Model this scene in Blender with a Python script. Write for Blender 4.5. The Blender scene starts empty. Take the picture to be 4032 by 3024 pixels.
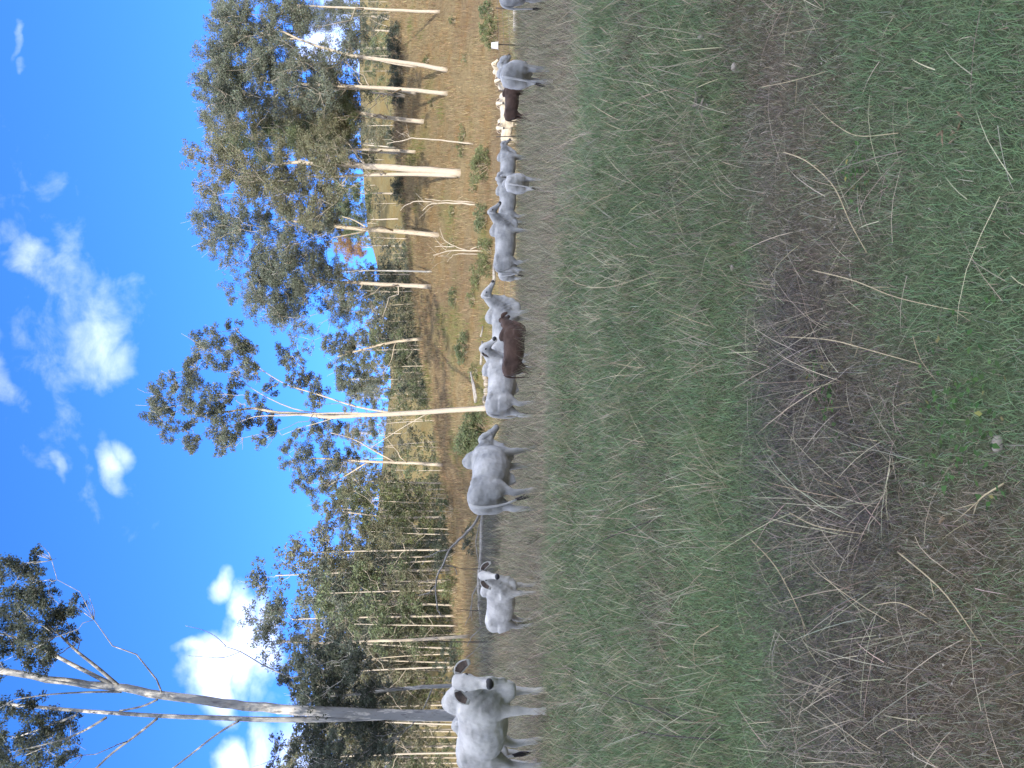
import bpy, math, random
import numpy as np
from mathutils import Vector, Matrix

scn = bpy.context.scene
R = math.radians
# ------------------------------------------------------------------ camera
F = 3028.0            # focal length in photo pixels (4032 wide), phone wide lens
CAMZ = 1.6
cam_d = bpy.data.cameras.new("camera")
cam = bpy.data.objects.new("camera", cam_d)
scn.collection.objects.link(cam)
cam_d.sensor_width = 36.0
cam_d.lens = 36.0 * F / 4032.0
cam_d.clip_start = 0.05
cam_d.clip_end = 6000
# the phone was held upright but the picture is stored on its side: world up = picture left
cam.matrix_world = Matrix(((0, 1, 0, 0), (0, 0, -1, 0), (-1, 0, 0, CAMZ), (0, 0, 0, 1)))
scn.camera = cam

# ------------------------------------------------------------------ sun, sky, exposure
SUN_EL = R(20); SUN_AZ = R(12)       # low sun behind the camera, a little to the left
ldir = Vector((math.sin(SUN_AZ) * math.cos(SUN_EL), math.cos(SUN_AZ) * math.cos(SUN_EL), -math.sin(SUN_EL)))
sd = bpy.data.lights.new("sun", 'SUN'); sd.energy = 2.0; sd.angle = R(0.5); sd.color = (1.0, 0.90, 0.76)
sun = bpy.data.objects.new("sun", sd); scn.collection.objects.link(sun)
sun.rotation_euler = ldir.to_track_quat('-Z', 'Y').to_euler()
sun.location = (0, -30, 60)

scn.view_settings.view_transform = 'Standard'
scn.view_settings.look = 'None'
scn.view_settings.gamma = 1.0
scn.view_settings.exposure = 1.80
scn.view_settings.use_curve_mapping = False
scn.cycles.max_bounces = 5
scn.cycles.diffuse_bounces = 3
scn.cycles.transparent_max_bounces = 4
scn.cycles.use_denoising = True

world = bpy.data.worlds.new("World"); scn.world = world
world.use_nodes = True
nt = world.node_tree; N = nt.nodes; L = nt.links
N.clear()
def wn(t, **k):
    n = N.new(t)
    for a, b in k.items(): setattr(n, a, b)
    return n
def wmath(op, a, b=None, clamp=False):
    n = wn('ShaderNodeMath', operation=op, use_clamp=clamp)
    for i, v in enumerate((a, b)):
        if v is None: continue
        if isinstance(v, (int, float)): n.inputs[i].default_value = v
        else: L.new(v, n.inputs[i])
    return n.outputs[0]
sky = wn('ShaderNodeTexSky', sky_type='NISHITA', sun_disc=False, sun_elevation=SUN_EL,
         sun_rotation=math.atan2(-ldir.x, -ldir.y), air_density=1.0, dust_density=0.3, ozone_density=2.0)
tint = wn('ShaderNodeMix', data_type='RGBA', blend_type='MULTIPLY'); tint.inputs[0].default_value = 1.0
L.new(sky.outputs[0], tint.inputs[6]); tint.inputs[7].default_value = (.32, .52, .90, 1)
tc = wn('ShaderNodeTexCoord')
sz = wn('ShaderNodeSeparateXYZ'); L.new(tc.outputs['Generated'], sz.inputs[0])
hz = wn('ShaderNodeMapRange', clamp=True); L.new(sz.outputs[2], hz.inputs[0]); hz.inputs[1].default_value = 0.0; hz.inputs[2].default_value = 0.55
hm_ = wn('ShaderNodeMix', data_type='RGBA'); L.new(hz.outputs[0], hm_.inputs[0]); hm_.inputs[6].default_value = (.40, .60, 1.05, 1); hm_.inputs[7].default_value = (.50, .74, .84, 1)
tint2 = wn('ShaderNodeMix', data_type='RGBA', blend_type='MULTIPLY'); tint2.inputs[0].default_value = 1.0
L.new(tint.outputs[2], tint2.inputs[6]); L.new(hm_.outputs[2], tint2.inputs[7])
sep = wn('ShaderNodeSeparateXYZ'); L.new(tc.outputs['Generated'], sep.inputs[0])
yy = wmath('MAXIMUM', sep.outputs[1], 0.05)
cx = wmath('DIVIDE', sep.outputs[0], yy); cz = wmath('DIVIDE', sep.outputs[2], yy)
cv = wn('ShaderNodeCombineXYZ'); L.new(cx, cv.inputs[0]); L.new(cz, cv.inputs[1])
nz = wn('ShaderNodeTexNoise'); nz.inputs['Scale'].default_value = 16; nz.inputs['Detail'].default_value = 9; nz.inputs['Roughness'].default_value = 0.6
nz.inputs['Distortion'].default_value = 0.3
L.new(cv.outputs[0], nz.inputs['Vector'])
nz2 = wn('ShaderNodeTexNoise'); nz2.inputs['Scale'].default_value = 5; nz2.inputs['Detail'].default_value = 5
L.new(cv.outputs[0], nz2.inputs['Vector'])
sub = wn('ShaderNodeVectorMath', operation='MULTIPLY_ADD')
L.new(nz2.outputs['Color'], sub.inputs[0]); sub.inputs[1].default_value = (0.20, 0.20, 0); sub.inputs[2].default_value = (-0.10, -0.10, 0)
add = wn('ShaderNodeVectorMath', operation='ADD'); L.new(cv.outputs[0], add.inputs[0]); L.new(sub.outputs[0], add.inputs[1])
# clouds: (right, up, radius right, radius up, density) as slopes from the eye
CL = [(.055, .555, .085, .065, .62), (.02, .52, .07, .05, .5), (.10, .60, .22, .09, .30), (-.06, .60, .16, .08, .22), (.25, .64, .16, .05, .25), (-.14, .53, .07, .09, .22), (.09, .515, .05, .06, .4), (-.105, .52, .05, .035, .62), (-.09, .49, .03, .03, .5), (-.09, .57, .02, .03, .3),
      (.165, .635, .055, .03, .5), (.13, .61, .035, .04, .45), (.21, .65, .05, .03, .35), (.03, .665, .12, .03, .4), (.17, .675, .06, .03, .35), (-.02, .62, .06, .02, .2),
      (.42, .65, .035, .014, .45), (.40, .635, .012, .014, .35), (-.115, .622, .022, .016, .4), (-.09, .60, .012, .02, .25), (-.17, .58, .02, .03, .15), (.28, .66, .03, .02, .25),
      (-.265, .375, .03, .035, .8), (-.30, .345, .05, .03, .9), (-.345, .345, .055, .045, 1.1), (-.375, .385, .05, .05, 1.15), (-.36, .42, .02, .025, .7), (-.47, .365, .045, .045, 1.1), (-.50, .38, .035, .035, .9),
      (-.33, .31, .06, .03, .9), (-.45, .31, .07, .04, .85), (-.48, .26, .09, .06, .8), (.455, .245, .06, .045, 1.0), (.485, .215, .05, .04, .9), (.43, .21, .03, .03, .7), (.30, .215, .05, .02, .4)]
acc = None
for (a, b, ra, rb, dn) in CL:
    s1 = wn('ShaderNodeVectorMath', operation='SUBTRACT'); L.new(add.outputs[0], s1.inputs[0]); s1.inputs[1].default_value = (a, b, 0)
    s2 = wn('ShaderNodeVectorMath', operation='DIVIDE'); L.new(s1.outputs[0], s2.inputs[0]); s2.inputs[1].default_value = (ra, rb, 1)
    s3 = wn('ShaderNodeVectorMath', operation='LENGTH'); L.new(s2.outputs[0], s3.inputs[0])
    m = wn('ShaderNodeMapRange', clamp=True); m.interpolation_type = 'SMOOTHSTEP'
    L.new(s3.outputs['Value'], m.inputs[0]); m.inputs[1].default_value = 1.35; m.inputs[2].default_value = 0.15; m.inputs[3].default_value = 0; m.inputs[4].default_value = dn
    acc = m.outputs[0] if acc is None else wmath('MAXIMUM', acc, m.outputs[0])
nn = wn('ShaderNodeMapRange', clamp=True); L.new(nz.outputs['Fac'], nn.inputs[0]); nn.inputs[1].default_value = 0.26; nn.inputs[2].default_value = 0.70
m1 = wmath('MULTIPLY', acc, 1.35)
m2 = wmath('SUBTRACT', m1, wmath('MULTIPLY', wmath('SUBTRACT', 1.0, nn.outputs[0]), 0.62), clamp=True)
m2 = wmath('MULTIPLY', wmath('POWER', m2, 1.3), 0.22)
# denser bright cloud added over the unseen sky to lift the shaded ground
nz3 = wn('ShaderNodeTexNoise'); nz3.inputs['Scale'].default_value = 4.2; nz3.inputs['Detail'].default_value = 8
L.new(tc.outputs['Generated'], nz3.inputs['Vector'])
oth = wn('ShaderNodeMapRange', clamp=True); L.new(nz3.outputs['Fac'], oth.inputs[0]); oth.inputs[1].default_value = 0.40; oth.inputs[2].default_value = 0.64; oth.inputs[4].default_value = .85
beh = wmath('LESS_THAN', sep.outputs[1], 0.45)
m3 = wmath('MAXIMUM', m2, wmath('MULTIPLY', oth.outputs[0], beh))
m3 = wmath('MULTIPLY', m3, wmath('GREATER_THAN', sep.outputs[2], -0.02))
mixc = wn('ShaderNodeMix', data_type='RGBA'); L.new(m3, mixc.inputs[0])
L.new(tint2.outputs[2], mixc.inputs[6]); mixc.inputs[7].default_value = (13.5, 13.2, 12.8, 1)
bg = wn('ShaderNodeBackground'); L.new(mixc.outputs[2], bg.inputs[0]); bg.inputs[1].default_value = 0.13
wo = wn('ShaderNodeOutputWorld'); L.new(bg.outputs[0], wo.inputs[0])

# ------------------------------------------------------------------ helpers
rng = np.random.default_rng(7)
rnd = random.Random(11)
COL = scn.collection

def mat(name, base=(.5, .5, .5), rough=.9, attr=None, noise=None, spec=0.2, transl=0.0, bump=None):
    m = bpy.data.materials.new(name); m.use_nodes = True
    t = m.node_tree; n = t.nodes; l = t.links
    b = n['Principled BSDF']; b.inputs['Roughness'].default_value = rough
    b.inputs['Specular IOR Level'].default_value = spec
    col = None
    if attr:
        a = n.new('ShaderNodeAttribute'); a.attribute_name = attr; col = a.outputs['Color']
    if noise:
        # noise = list of (scale, colour, lo, hi, stretch)
        tcn = n.new('ShaderNodeTexCoord')
        if col is None:
            rgb = n.new('ShaderNodeRGB'); rgb.outputs[0].default_value = (*base, 1); col = rgb.outputs[0]
        for i, (sc, c, lo, hi, st) in enumerate(noise):
            mp = n.new('ShaderNodeMapping'); mp.inputs['Scale'].default_value = st; mp.inputs['Location'].default_value = (i * 3.7, i * 1.3, 0)
            l.new(tcn.outputs['Object'], mp.inputs[0])
            nz = n.new('ShaderNodeTexNoise'); nz.inputs['Scale'].default_value = sc; nz.inputs['Detail'].default_value = 5; nz.inputs['Roughness'].default_value = .6
            l.new(mp.outputs[0], nz.inputs['Vector'])
            mr = n.new('ShaderNodeMapRange'); mr.inputs[1].default_value = lo; mr.inputs[2].default_value = hi
            l.new(nz.outputs['Fac'], mr.inputs[0])
            mx = n.new('ShaderNodeMix'); mx.data_type = 'RGBA'
            if len(c) == 4: mx.blend_type = 'MULTIPLY'
            l.new(mr.outputs[0], mx.inputs[0]); l.new(col, mx.inputs[6]); mx.inputs[7].default_value = (*c[:3], 1)
            col = mx.outputs[2]
    if col is not None: l.new(col, b.inputs['Base Color'])
    else: b.inputs['Base Color'].default_value = (*base, 1)
    if bump:
        sc, st, di = bump
        tcn = n.new('ShaderNodeTexCoord')
        nz = n.new('ShaderNodeTexNoise'); nz.inputs['Scale'].default_value = sc; nz.inputs['Detail'].default_value = 6
        l.new(tcn.outputs['Object'], nz.inputs['Vector'])
        bp = n.new('ShaderNodeBump'); bp.inputs['Strength'].default_value = st; bp.inputs['Distance'].default_value = di
        l.new(nz.outputs['Fac'], bp.inputs['Height']); l.new(bp.outputs[0], b.inputs['Normal'])
    if transl > 0:
        out = n['Material Output']
        tr = n.new('ShaderNodeBsdfTranslucent')
        if col is not None: l.new(col, tr.inputs[0])
        else: tr.inputs[0].default_value = (*base, 1)
        ms = n.new('ShaderNodeMixShader'); ms.inputs[0].default_value = transl
        l.new(b.outputs[0], ms.inputs[1]); l.new(tr.outputs[0], ms.inputs[2]); l.new(ms.outputs[0], out.inputs[0])
    return m

def tag(o, label=None, cat=None, group=None, kind=None):
    if label: o['label'] = label
    if cat: o['category'] = cat
    if group: o['group'] = group
    if kind: o['kind'] = kind
    return o

def empty(name, loc, rz=0, **k):
    o = bpy.data.objects.new(name, None); COL.objects.link(o)
    o.location = loc; o.rotation_euler = (0, 0, rz); o.empty_display_size = .2
    return tag(o, **k)

def link_mesh(name, me, material, parent=None, **k):
    o = bpy.data.objects.new(name, me); COL.objects.link(o)
    if material is not None and len(me.materials) == 0:
        for mm in (material if isinstance(material, (list, tuple)) else [material]): me.materials.append(mm)
    if parent: o.parent = parent
    return tag(o, **k)

def np_mesh(name, V, faces, cols=None, smooth=False, mi=None):
    """V (n,3); faces: list of arrays (m,k) with k corners; cols per vertex."""
    me = bpy.data.meshes.new(name)
    V = np.asarray(V, np.float32)
    if not isinstance(faces, (list, tuple)): faces = [faces]
    loops = np.concatenate([f.reshape(-1) for f in faces]).astype(np.int32)
    cnt = np.concatenate([np.full(len(f), f.shape[1], np.int32) for f in faces])
    st = np.concatenate([[0], np.cumsum(cnt)[:-1]]).astype(np.int32)
    me.vertices.add(len(V)); me.vertices.foreach_set('co', V.reshape(-1))
    me.loops.add(len(loops)); me.loops.foreach_set('vertex_index', loops)
    me.polygons.add(len(cnt)); me.polygons.foreach_set('loop_start', st); me.polygons.foreach_set('loop_total', cnt)
    if smooth: me.polygons.foreach_set('use_smooth', np.ones(len(cnt), bool))
    if mi is not None: me.polygons.foreach_set('material_index', np.asarray(mi, np.int32))
    me.update(calc_edges=True)
    if cols is not None:
        a = me.color_attributes.new('Col', 'FLOAT_COLOR', 'POINT')
        c = np.ones((len(V), 4), np.float32); c[:, :3] = cols
        a.data.foreach_set('color', c.reshape(-1))
    return me

class MB:
    """collects tubes/lofts into one mesh"""
    def __init__(s): s.V = []; s.Q = []; s.T = []; s.n = 0; s.qm = []; s.tm = []
    def loft(s, rings, mi=0, cap=True):
        # rings: list of (k,3) arrays
        k = len(rings[0]); b = s.n
        for r in rings: s.V.append(np.asarray(r, float))
        m = len(rings)
        i = np.arange(k); j = (i + 1) % k
        for a in range(m - 1):
            s.Q.append(np.stack([b + a * k + i, b + a * k + j, b + (a + 1) * k + j, b + (a + 1) * k + i], 1)); s.qm += [mi] * k
        s.n += m * k
        if cap:
            for a, flip in ((0, True), (m - 1, False)):
                c = np.mean(rings[a], 0); s.V.append(c[None]); ci = s.n; s.n += 1
                t = np.stack([b + a * k + i, b + a * k + j, np.full(k, ci)], 1)
                if flip: t = t[:, [1, 0, 2]]
                s.T.append(t); s.tm += [mi] * k
    def tube(s, pts, rad, k=6, mi=0, flat=None):
        pts = np.asarray(pts, float); m = len(pts)
        if np.isscalar(rad): rad = [rad] * m
        tan = np.gradient(pts, axis=0); tan /= np.linalg.norm(tan, axis=1)[:, None] + 1e-9
        up = np.array([0, 0, 1.]) if abs(tan[0][2]) < .9 else np.array([1., 0, 0])
        rings = []
        for q in range(m):
            a = np.cross(tan[q], up); a /= np.linalg.norm(a) + 1e-9
            b2 = np.cross(a, tan[q]); up = b2
            th = np.arange(k) / k * 2 * np.pi
            r = rad[q]; ra, rb = (r if not np.isscalar(r) else (r, r))
            rings.append(pts[q] + np.outer(np.cos(th) * ra, a) + np.outer(np.sin(th) * rb, b2))
        s.loft(rings, mi)
    def ell(s, c, r, rot=None, k=10, m=7, mi=0):
        rings = []
        for q in range(m):
            ph = -np.pi / 2 + np.pi * (q + .35) / (m - .3); ph = min(ph, np.pi / 2 - .12)
            th = np.arange(k) / k * 2 * np.pi
            P = np.stack([np.cos(th) * np.cos(ph) * r[0], np.sin(th) * np.cos(ph) * r[1], np.full(k, np.sin(ph) * r[2])], 1)
            if rot is not None: P = P @ np.array(rot).T
            rings.append(P + np.array(c))
        s.loft(rings, mi)
    def box(s, lo, hi, mi=0):
        x0, y0, z0 = lo; x1, y1, z1 = hi
        r = lambda z: np.array([[x0, y0, z], [x1, y0, z], [x1, y1, z], [x0, y1, z]], float)
        s.loft([r(z0), r(z1)], mi)
    def arrays(s):
        f = []
        if s.Q: f.append(np.concatenate(s.Q))
        if s.T: f.append(np.concatenate(s.T))
        return np.concatenate(s.V), f, s.qm + s.tm
    def mesh(s, name, smooth=True, cols=None):
        V, f, mi = s.arrays()
        return np_mesh(name, V, f, cols, smooth, mi)

# value noise for layout
def vnoise(x, y, seed=0):
    x = np.asarray(x, float); y = np.asarray(y, float)
    xi = np.floor(x).astype(np.int64); yi = np.floor(y).astype(np.int64)
    fx = x - xi; fy = y - yi; fx = fx * fx * (3 - 2 * fx); fy = fy * fy * (3 - 2 * fy)
    def h(a, b):
        n = (a * 374761393 + b * 668265263 + seed * 1274126177) & 0x7fffffff
        n = ((n ^ (n >> 13)) * 1103515245) & 0x7fffffff
        return ((n ^ (n >> 16)) & 0xffff) / 65535.0
    return (h(xi, yi) * (1 - fx) + h(xi + 1, yi) * fx) * (1 - fy) + (h(xi, yi + 1) * (1 - fx) + h(xi + 1, yi + 1) * fx) * fy
def fbm(x, y, seed=0, o=3):
    v = 0; a = .5; t = 0
    for i in range(o):
        v = v + a * vnoise(x * 2 ** i + i * 17.3, y * 2 ** i - i * 9.1, seed + i); t += a; a *= .5
    return v / t

# ------------------------------------------------------------------ terrain
AK = np.array([-.5, -.33, -.17, 0., .1, .2, .33, .5])
def col_(a, vals): return np.interp(a, AK, vals)
def ground_z(x, y):
    x = np.asarray(x, float); y = np.asarray(y, float)
    yp = np.maximum(y, 0.5)
    a = np.clip(x / np.maximum(yp, 2.0), -.6, .6)
    ks = []
    def k(yv, zv): ks.append((yv + 0 * a, zv + 0 * a))
    k(0.0, 0.0); k(2.0, 0.03)
    k(5.5, 0.30); k(9.0, .68)
    k(12.5, col_(a, [1.0, .99, .97, .95, .92, .82, .6, .5]))
    k(20.0, col_(a, [1.3, 1.3, 1.15, .96, .9, .76, .58, .55]))
    k(27.0, col_(a, [2.0, 2.0, 1.75, 1.0, .93, .90, .75, .7]))
    k(36.0, col_(a, [2.85, 2.85, 2.6, 1.4, 1.0, .98, .98, 1.0]))
    k(47.0, col_(a, [3.6, 3.6, 3.3, 2.3, 1.6, 1.3, 1.25, 1.4]))
    k(60.0, col_(a, [4.9, 4.8, 4.3, 3.3, 3.0, 2.85, 2.8, 2.8]))
    yc = col_(a, [80, 84, 90, 100, 110, 117, 125, 132])
    vc = col_(a, [1835, 1815, 1780, 1690, 1640, 1605, 1565, 1545])
    zc = CAMZ + yc * (2016 - vc) / F
    k(yc, zc)
    k(yc + 12, zc + .6); k(yc + 35, zc - 1.5)
    yf = 210 + 0 * a
    vf = col_(a, [1640, 1560, 1530, 1560, 1545, 1500, 1480, 1470])
    k(yf, CAMZ + yf * (2016 - vf) / F)
    k(330., CAMZ + 320. * (2016 - col_(a, [1560, 1520, 1500, 1550, 1540, 1470, 1440, 1440])) / F)
    k(600., 60.); k(1600., 40.)
    Y = np.stack([q[0] for q in ks]); Z = np.stack([q[1] for q in ks])
    yq = np.clip(yp, 0, 1599)
    idx = np.clip((Y <= yq[None]).sum(0) - 1, 0, len(ks) - 2)
    def g(A, i): return np.take_along_axis(A, i[None], 0)[0]
    n = len(ks)
    y0 = g(Y, idx); y1 = g(Y, idx + 1); z0 = g(Z, idx); z1 = g(Z, idx + 1)
    im = np.maximum(idx - 1, 0); ip = np.minimum(idx + 2, n - 1)
    s = (z1 - z0) / (y1 - y0)
    sm = np.where(idx > 0, (z0 - g(Z, im)) / np.maximum(y0 - g(Y, im), 1e-6), s)
    sp = np.where(idx < n - 2, (g(Z, ip) - z1) / np.maximum(g(Y, ip) - y1, 1e-6), s)
    # harmonic-mean tangents (no overshoot)
    def hm(p, q): return np.where(p * q > 0, 2 * p * q / (p + q + 1e-12 * np.sign(p + q + 1e-30)), 0)
    m0 = hm(sm, s); m1 = hm(s, sp); h = y1 - y0; t = (yq - y0) / h
    z = (2 * t**3 - 3 * t**2 + 1) * z0 + (t**3 - 2 * t**2 + t) * h * m0 + (-2 * t**3 + 3 * t**2) * z1 + (t**3 - t**2) * h * m1
    # behind the camera: the steep ridge whose shade covers the paddock
    yb = np.maximum(-y - 14.0, 0)
    ridge = 68.2 + 9 * (fbm(x / 26, y * 0 + 3, 5) - .5) + 11 * np.clip((-37 - x) / 20, 0, 1)
    t2 = np.clip(yb / 130.0, 0, 1); t2 = t2 * t2 * (3 - 2 * t2)
    z = np.where(y < 0, ridge * t2, z)
    # small unevenness
    w = np.clip((y - 1) / 6, 0, 1)
    z = z + w * (.10 * (fbm(x / 2.3, y / 2.3, 3) - .5)) + np.clip((y - 30) / 40, 0, 1) * (1.1 * (fbm(x / 11, y / 11, 9) - .5))
    z = z + .03 * (fbm(x / .6, y / .6, 4, 2) - .5)
    return z
def gz(x, y): return float(ground_z(np.array([x]), np.array([y]))[0])
def at(U, V):
    """point of the ground seen at photo position (U right, V down, picture turned upright)"""
    ys = np.concatenate([np.linspace(1.8, 30, 600), np.linspace(30, 320, 2400)])
    a = (U - 1512) / F; zz = CAMZ + ys * (2016 - V) / F
    g = ground_z(a * ys, ys)
    hit = np.nonzero(g >= zz)[0]
    y = ys[hit[0]] if len(hit) else 300.
    return np.array([a * y, y, gz(a * y, y)])
def px(U, V, y):
    return np.array([(U - 1512) / F * y, y, CAMZ + y * (2016 - V) / F])

def cover_mix(x, y):
    """returns ground colour (true cover colours) and masks"""
    x = np.asarray(x, float); y = np.asarray(y, float)
    a = x / np.maximum(y, 1.5)
    U = 1512 + F * a
    n1 = fbm(x / .9, y / .9, 21); n2 = fbm(x / .25, y / .25, 22); n3 = fbm(x / 5, y / 5, 23)
    bare = np.zeros_like(x)
    # brown, thin patches: (U, y, rU, ry)
    for (u, yy_, ru, ry, s) in ((2500, 4.15, 800, .60, .95), (1900, 3.75, 500, .62, 1.0), (1500, 3.6, 350, .55, 1.1), (900, 3.35, 500, .75, .95),
                                (300, 3.0, 420, 1.1, 1.15), (900, 2.6, 330, .45, .9), (600, 6.3, 200, .5, .5), (1500, 2.95, 180, .25, .8),
                                (1700, 4.3, 300, .35, .7), (2900, 4.6, 250, .4, .7), (2400, 5.9, 140, .35, .5), (1200, 6.4, 300, .5, .3), (2950,7.0,200,.6,.5)):
        d = ((U - u) / ru) ** 2 + ((y - yy_) / ry) ** 2
        bare = np.maximum(bare, s * np.exp(-d * .8))
    bare = np.clip(bare - .06 + (n1 - .5) * .75 + (n2 - .5) * .35, 0, 1)
    dry = np.clip((y - 11.0 - 2.5 * (n3 - .5) - 2.0 * (n1 - .5)) / 3.5 + np.clip((y - 6) / 3, 0, 1) * 2.2 * (fbm(x / 1.1, y / 2.2, 44) - .5), 0, 1)
    dry = np.where(y > 19, 1, dry)
    gold = np.clip((y - 38 - 4 * (n3 - .5)) / 6, 0, 1)
    far = np.clip((y - 135) / 30, 0, 1)
    return bare, dry, gold, far, n1, n2, n3

C_SOIL = np.array([.125, .102, .074]); C_ASH = np.array([.10, .095, .080]); C_GREEN = np.array([.125, .16, .09])
C_DRY = np.array([.27, .24, .175]); C_GOLD = np.array([.225, .178, .100]); C_RUST = np.array([.180, .135, .085])
def ground_cols(x, y):
    bare, dry, gold, far, n1, n2, n3 = cover_mix(x, y)
    e = lambda v: v[..., None]
    c = C_GREEN * .75 * e(1 - bare) + (C_SOIL * e(n1) + C_ASH * e(1 - n1)) * e(bare)
    c = c * e(1 - dry) + C_DRY * .7 * e(dry)
    w = np.clip((fbm(x / 9, y / 14, 61) - .42) * 4, 0, 1)
    g = C_GOLD * e(1 - w * .6) + C_RUST * e(w * .6)
    g2 = np.clip((fbm(x / 6, y / 6, 71) - .60) * 6, 0, 1)
    g = g * e(1 - .5 * g2) + np.array([.16, .17, .06]) * e(.5 * g2)
    c = c * e(1 - gold) + g * e(gold)
    f = np.array([.20, .17, .085]) * e(.6 + .8 * n3)
    return c * e(1 - far) + f * e(far)

def build_ground():
    n = 420
    u = np.linspace(-1, 1, n)
    xs = np.sign(u) * np.abs(u) ** 2.6 * 1500
    v = np.linspace(-1, 1, int(n * 1.4))
    ys = np.where(v < 0, -np.abs(v) ** 2.2 * 900, np.abs(v) ** 2.3 * 1580) + 4
    X, Y = np.meshgrid(xs, ys)
    xf, yf = X.ravel(), Y.ravel()
    Z = ground_z(xf, yf)
    far = np.clip((np.hypot(xf, yf) - 700) / 700, 0, 1)
    Z = Z * (1 - far) + 20 * far
    W = len(xs); H = len(ys)
    i = (np.arange(H - 1)[:, None] * W + np.arange(W - 1)[None]).ravel()
    Fq = np.stack([i, i + 1, i + W + 1, i + W], 1)
    me = np_mesh('ground', np.stack([xf, yf, Z], 1), Fq, ground_cols(xf, yf), True)
    m = mat('ground_cover', attr='Col', rough=1, spec=.05,
            noise=[(2.2, (.6, .6, .6, 1), .45, .75, (1, 1, 1)), (28, (.5, .5, .5, 1), .4, .8, (1, 1, .3)), (.35, (1.0, .85, .7, 1), .45, .7, (1, 1, 1))],
            bump=(14, .9, .06))
    link_mesh('ground', me, m, kind='structure')
build_ground()

# ------------------------------------------------------------------ grass
def blades(name, P, h, w, lean, az, cols, bend=.5, segs=2, label=None, parent=None, material=None):
    """P (n,3) roots; each blade: segs tapered sections that bend over"""
    n = len(P)
    d = np.stack([np.cos(az), np.sin(az), 0 * az], 1)
    s = np.stack([-np.sin(az), np.cos(az), 0 * az], 1)
    tw = rng.uniform(-1.2, 1.2, n)[:, None]
    s = s * np.cos(tw) + d * np.sin(tw)
    up = np.array([0, 0, 1.])
    V = []; 
    pos = P.copy(); ang = lean.copy()
    V.append(pos - s * w[:, None] / 2); V.append(pos + s * w[:, None] / 2)
    for k in range(segs):
        dirn = d * np.sin(ang)[:, None] + up * np.cos(ang)[:, None]
        pos = pos + dirn * (h / segs)[:, None]
        ang = np.clip(ang + bend * rng.uniform(.3, 1.4, n) / segs, -2.6, 1.75)
        if k < segs - 1:
            ww = w[:, None] * (1 - (k + 1) / segs * .55)
            V.append(pos - s * ww / 2); V.append(pos + s * ww / 2)
        else: V.append(pos)
    m = len(V)
    A = np.stack(V, 1).reshape(-1, 3)
    b = np.arange(n) * m
    Q = [np.stack([b + 2 * k, b + 2 * k + 1, b + 2 * k + 3, b + 2 * k + 2], 1) for k in range(segs - 1)]
    T = np.stack([b + 2 * (segs - 1), b + 2 * (segs - 1) + 1, b + m - 1], 1)
    C = np.repeat(cols, m, 0)
    faces = ([np.concatenate(Q)] if Q else []) + [T]
    me = np_mesh(name, A, faces, C)
    return me

M_GRASS = mat('grass_blade', attr='Col', rough=.65, spec=.12, transl=.36)

def scatter(n, y0, y1, amax=.62, pw=1.0):
    """random points in the wedge seen by the camera, a little wider than the picture"""
    t = rng.random(n) ** pw
    y = y0 + (y1 - y0) * t
    a = rng.uniform(-amax, amax, n)
    return a * (y + .8), y
def jit(c, n, v=.25, hue=.06):
    return c * (1 + rng.normal(0, v, n))[:, None].clip(.35, 2) * (1 + rng.normal(0, hue, (n, 3)))

def near_turf():
    obs = []
    # density falls with distance: sample y with constant screen density-ish
    for (n, y0, y1) in ((80000, 2.0, 3.4), (90000, 3.4, 5.6), (110000, 5.6, 9.5), (70000, 9.5, 14.5)):
        x, y = scatter(n, y0, y1)
        bare, dry, gold, far, n1, n2, n3 = cover_mix(x, y)
        keep = rng.random(n) > bare * .25 * (1 - dry)
        x, y, bare, dry, n1, n3 = x[keep], y[keep], bare[keep], dry[keep], n1[keep], n3[keep]
        n = len(x)
        P = np.stack([x, y, ground_z(x, y) - .005], 1)
        sc = np.clip(y / 4, .8, 2.6)
        h = rng.uniform(.03, .085, n) * (1 + .5 * (n1 - .5)) * np.clip(y / 4, 1, 1.6)
        w = rng.uniform(.0020, .0042, n) * sc
        lean = rng.uniform(.1, 1.15, n)
        g = jit(np.array([.195, .292, .155]), n, .3) * (.75 + .5 * fbm(x / 1.7, y / 1.7, 88))[:, None]
        g2 = jit(np.array([.25, .31, .175]), n, .25)
        sel = (rng.random(n) < .28)[:, None]
        g = np.where(sel, g2, g)
        br = jit(np.array([.29, .25, .19]), n, .4); ash = jit(np.array([.26, .245, .20]), n, .45)
        br = np.where((rng.random(n) < .45)[:, None], ash, br)
        st = jit(np.array([.50, .46, .36]), n, .25)
        f = np.clip(bare * 1.05 + .10, 0, .93)
        c = np.where((rng.random(n) < f)[:, None], br, g)
        c = np.where((rng.random(n) < dry * .75)[:, None], jit(C_DRY * 1.05, n, .25), c)
        c = np.where((rng.random(n) < .04 + .10 * np.clip((y - 5) / 5, 0, 1))[:, None], st * .85, c)
        obs.append((P, h, w, lean, rng.uniform(0, 6.28, n), c))
    A = [np.concatenate([o[i] for o in obs]) for i in range(6)]
    me = blades('turf', *A[:5], A[5], bend=1.0, segs=2)
    link_mesh('short_grass', me, M_GRASS, label='short green and withered turf covering the shaded paddock in front of the cattle', cat='grass', kind='stuff')
near_turf()

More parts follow.
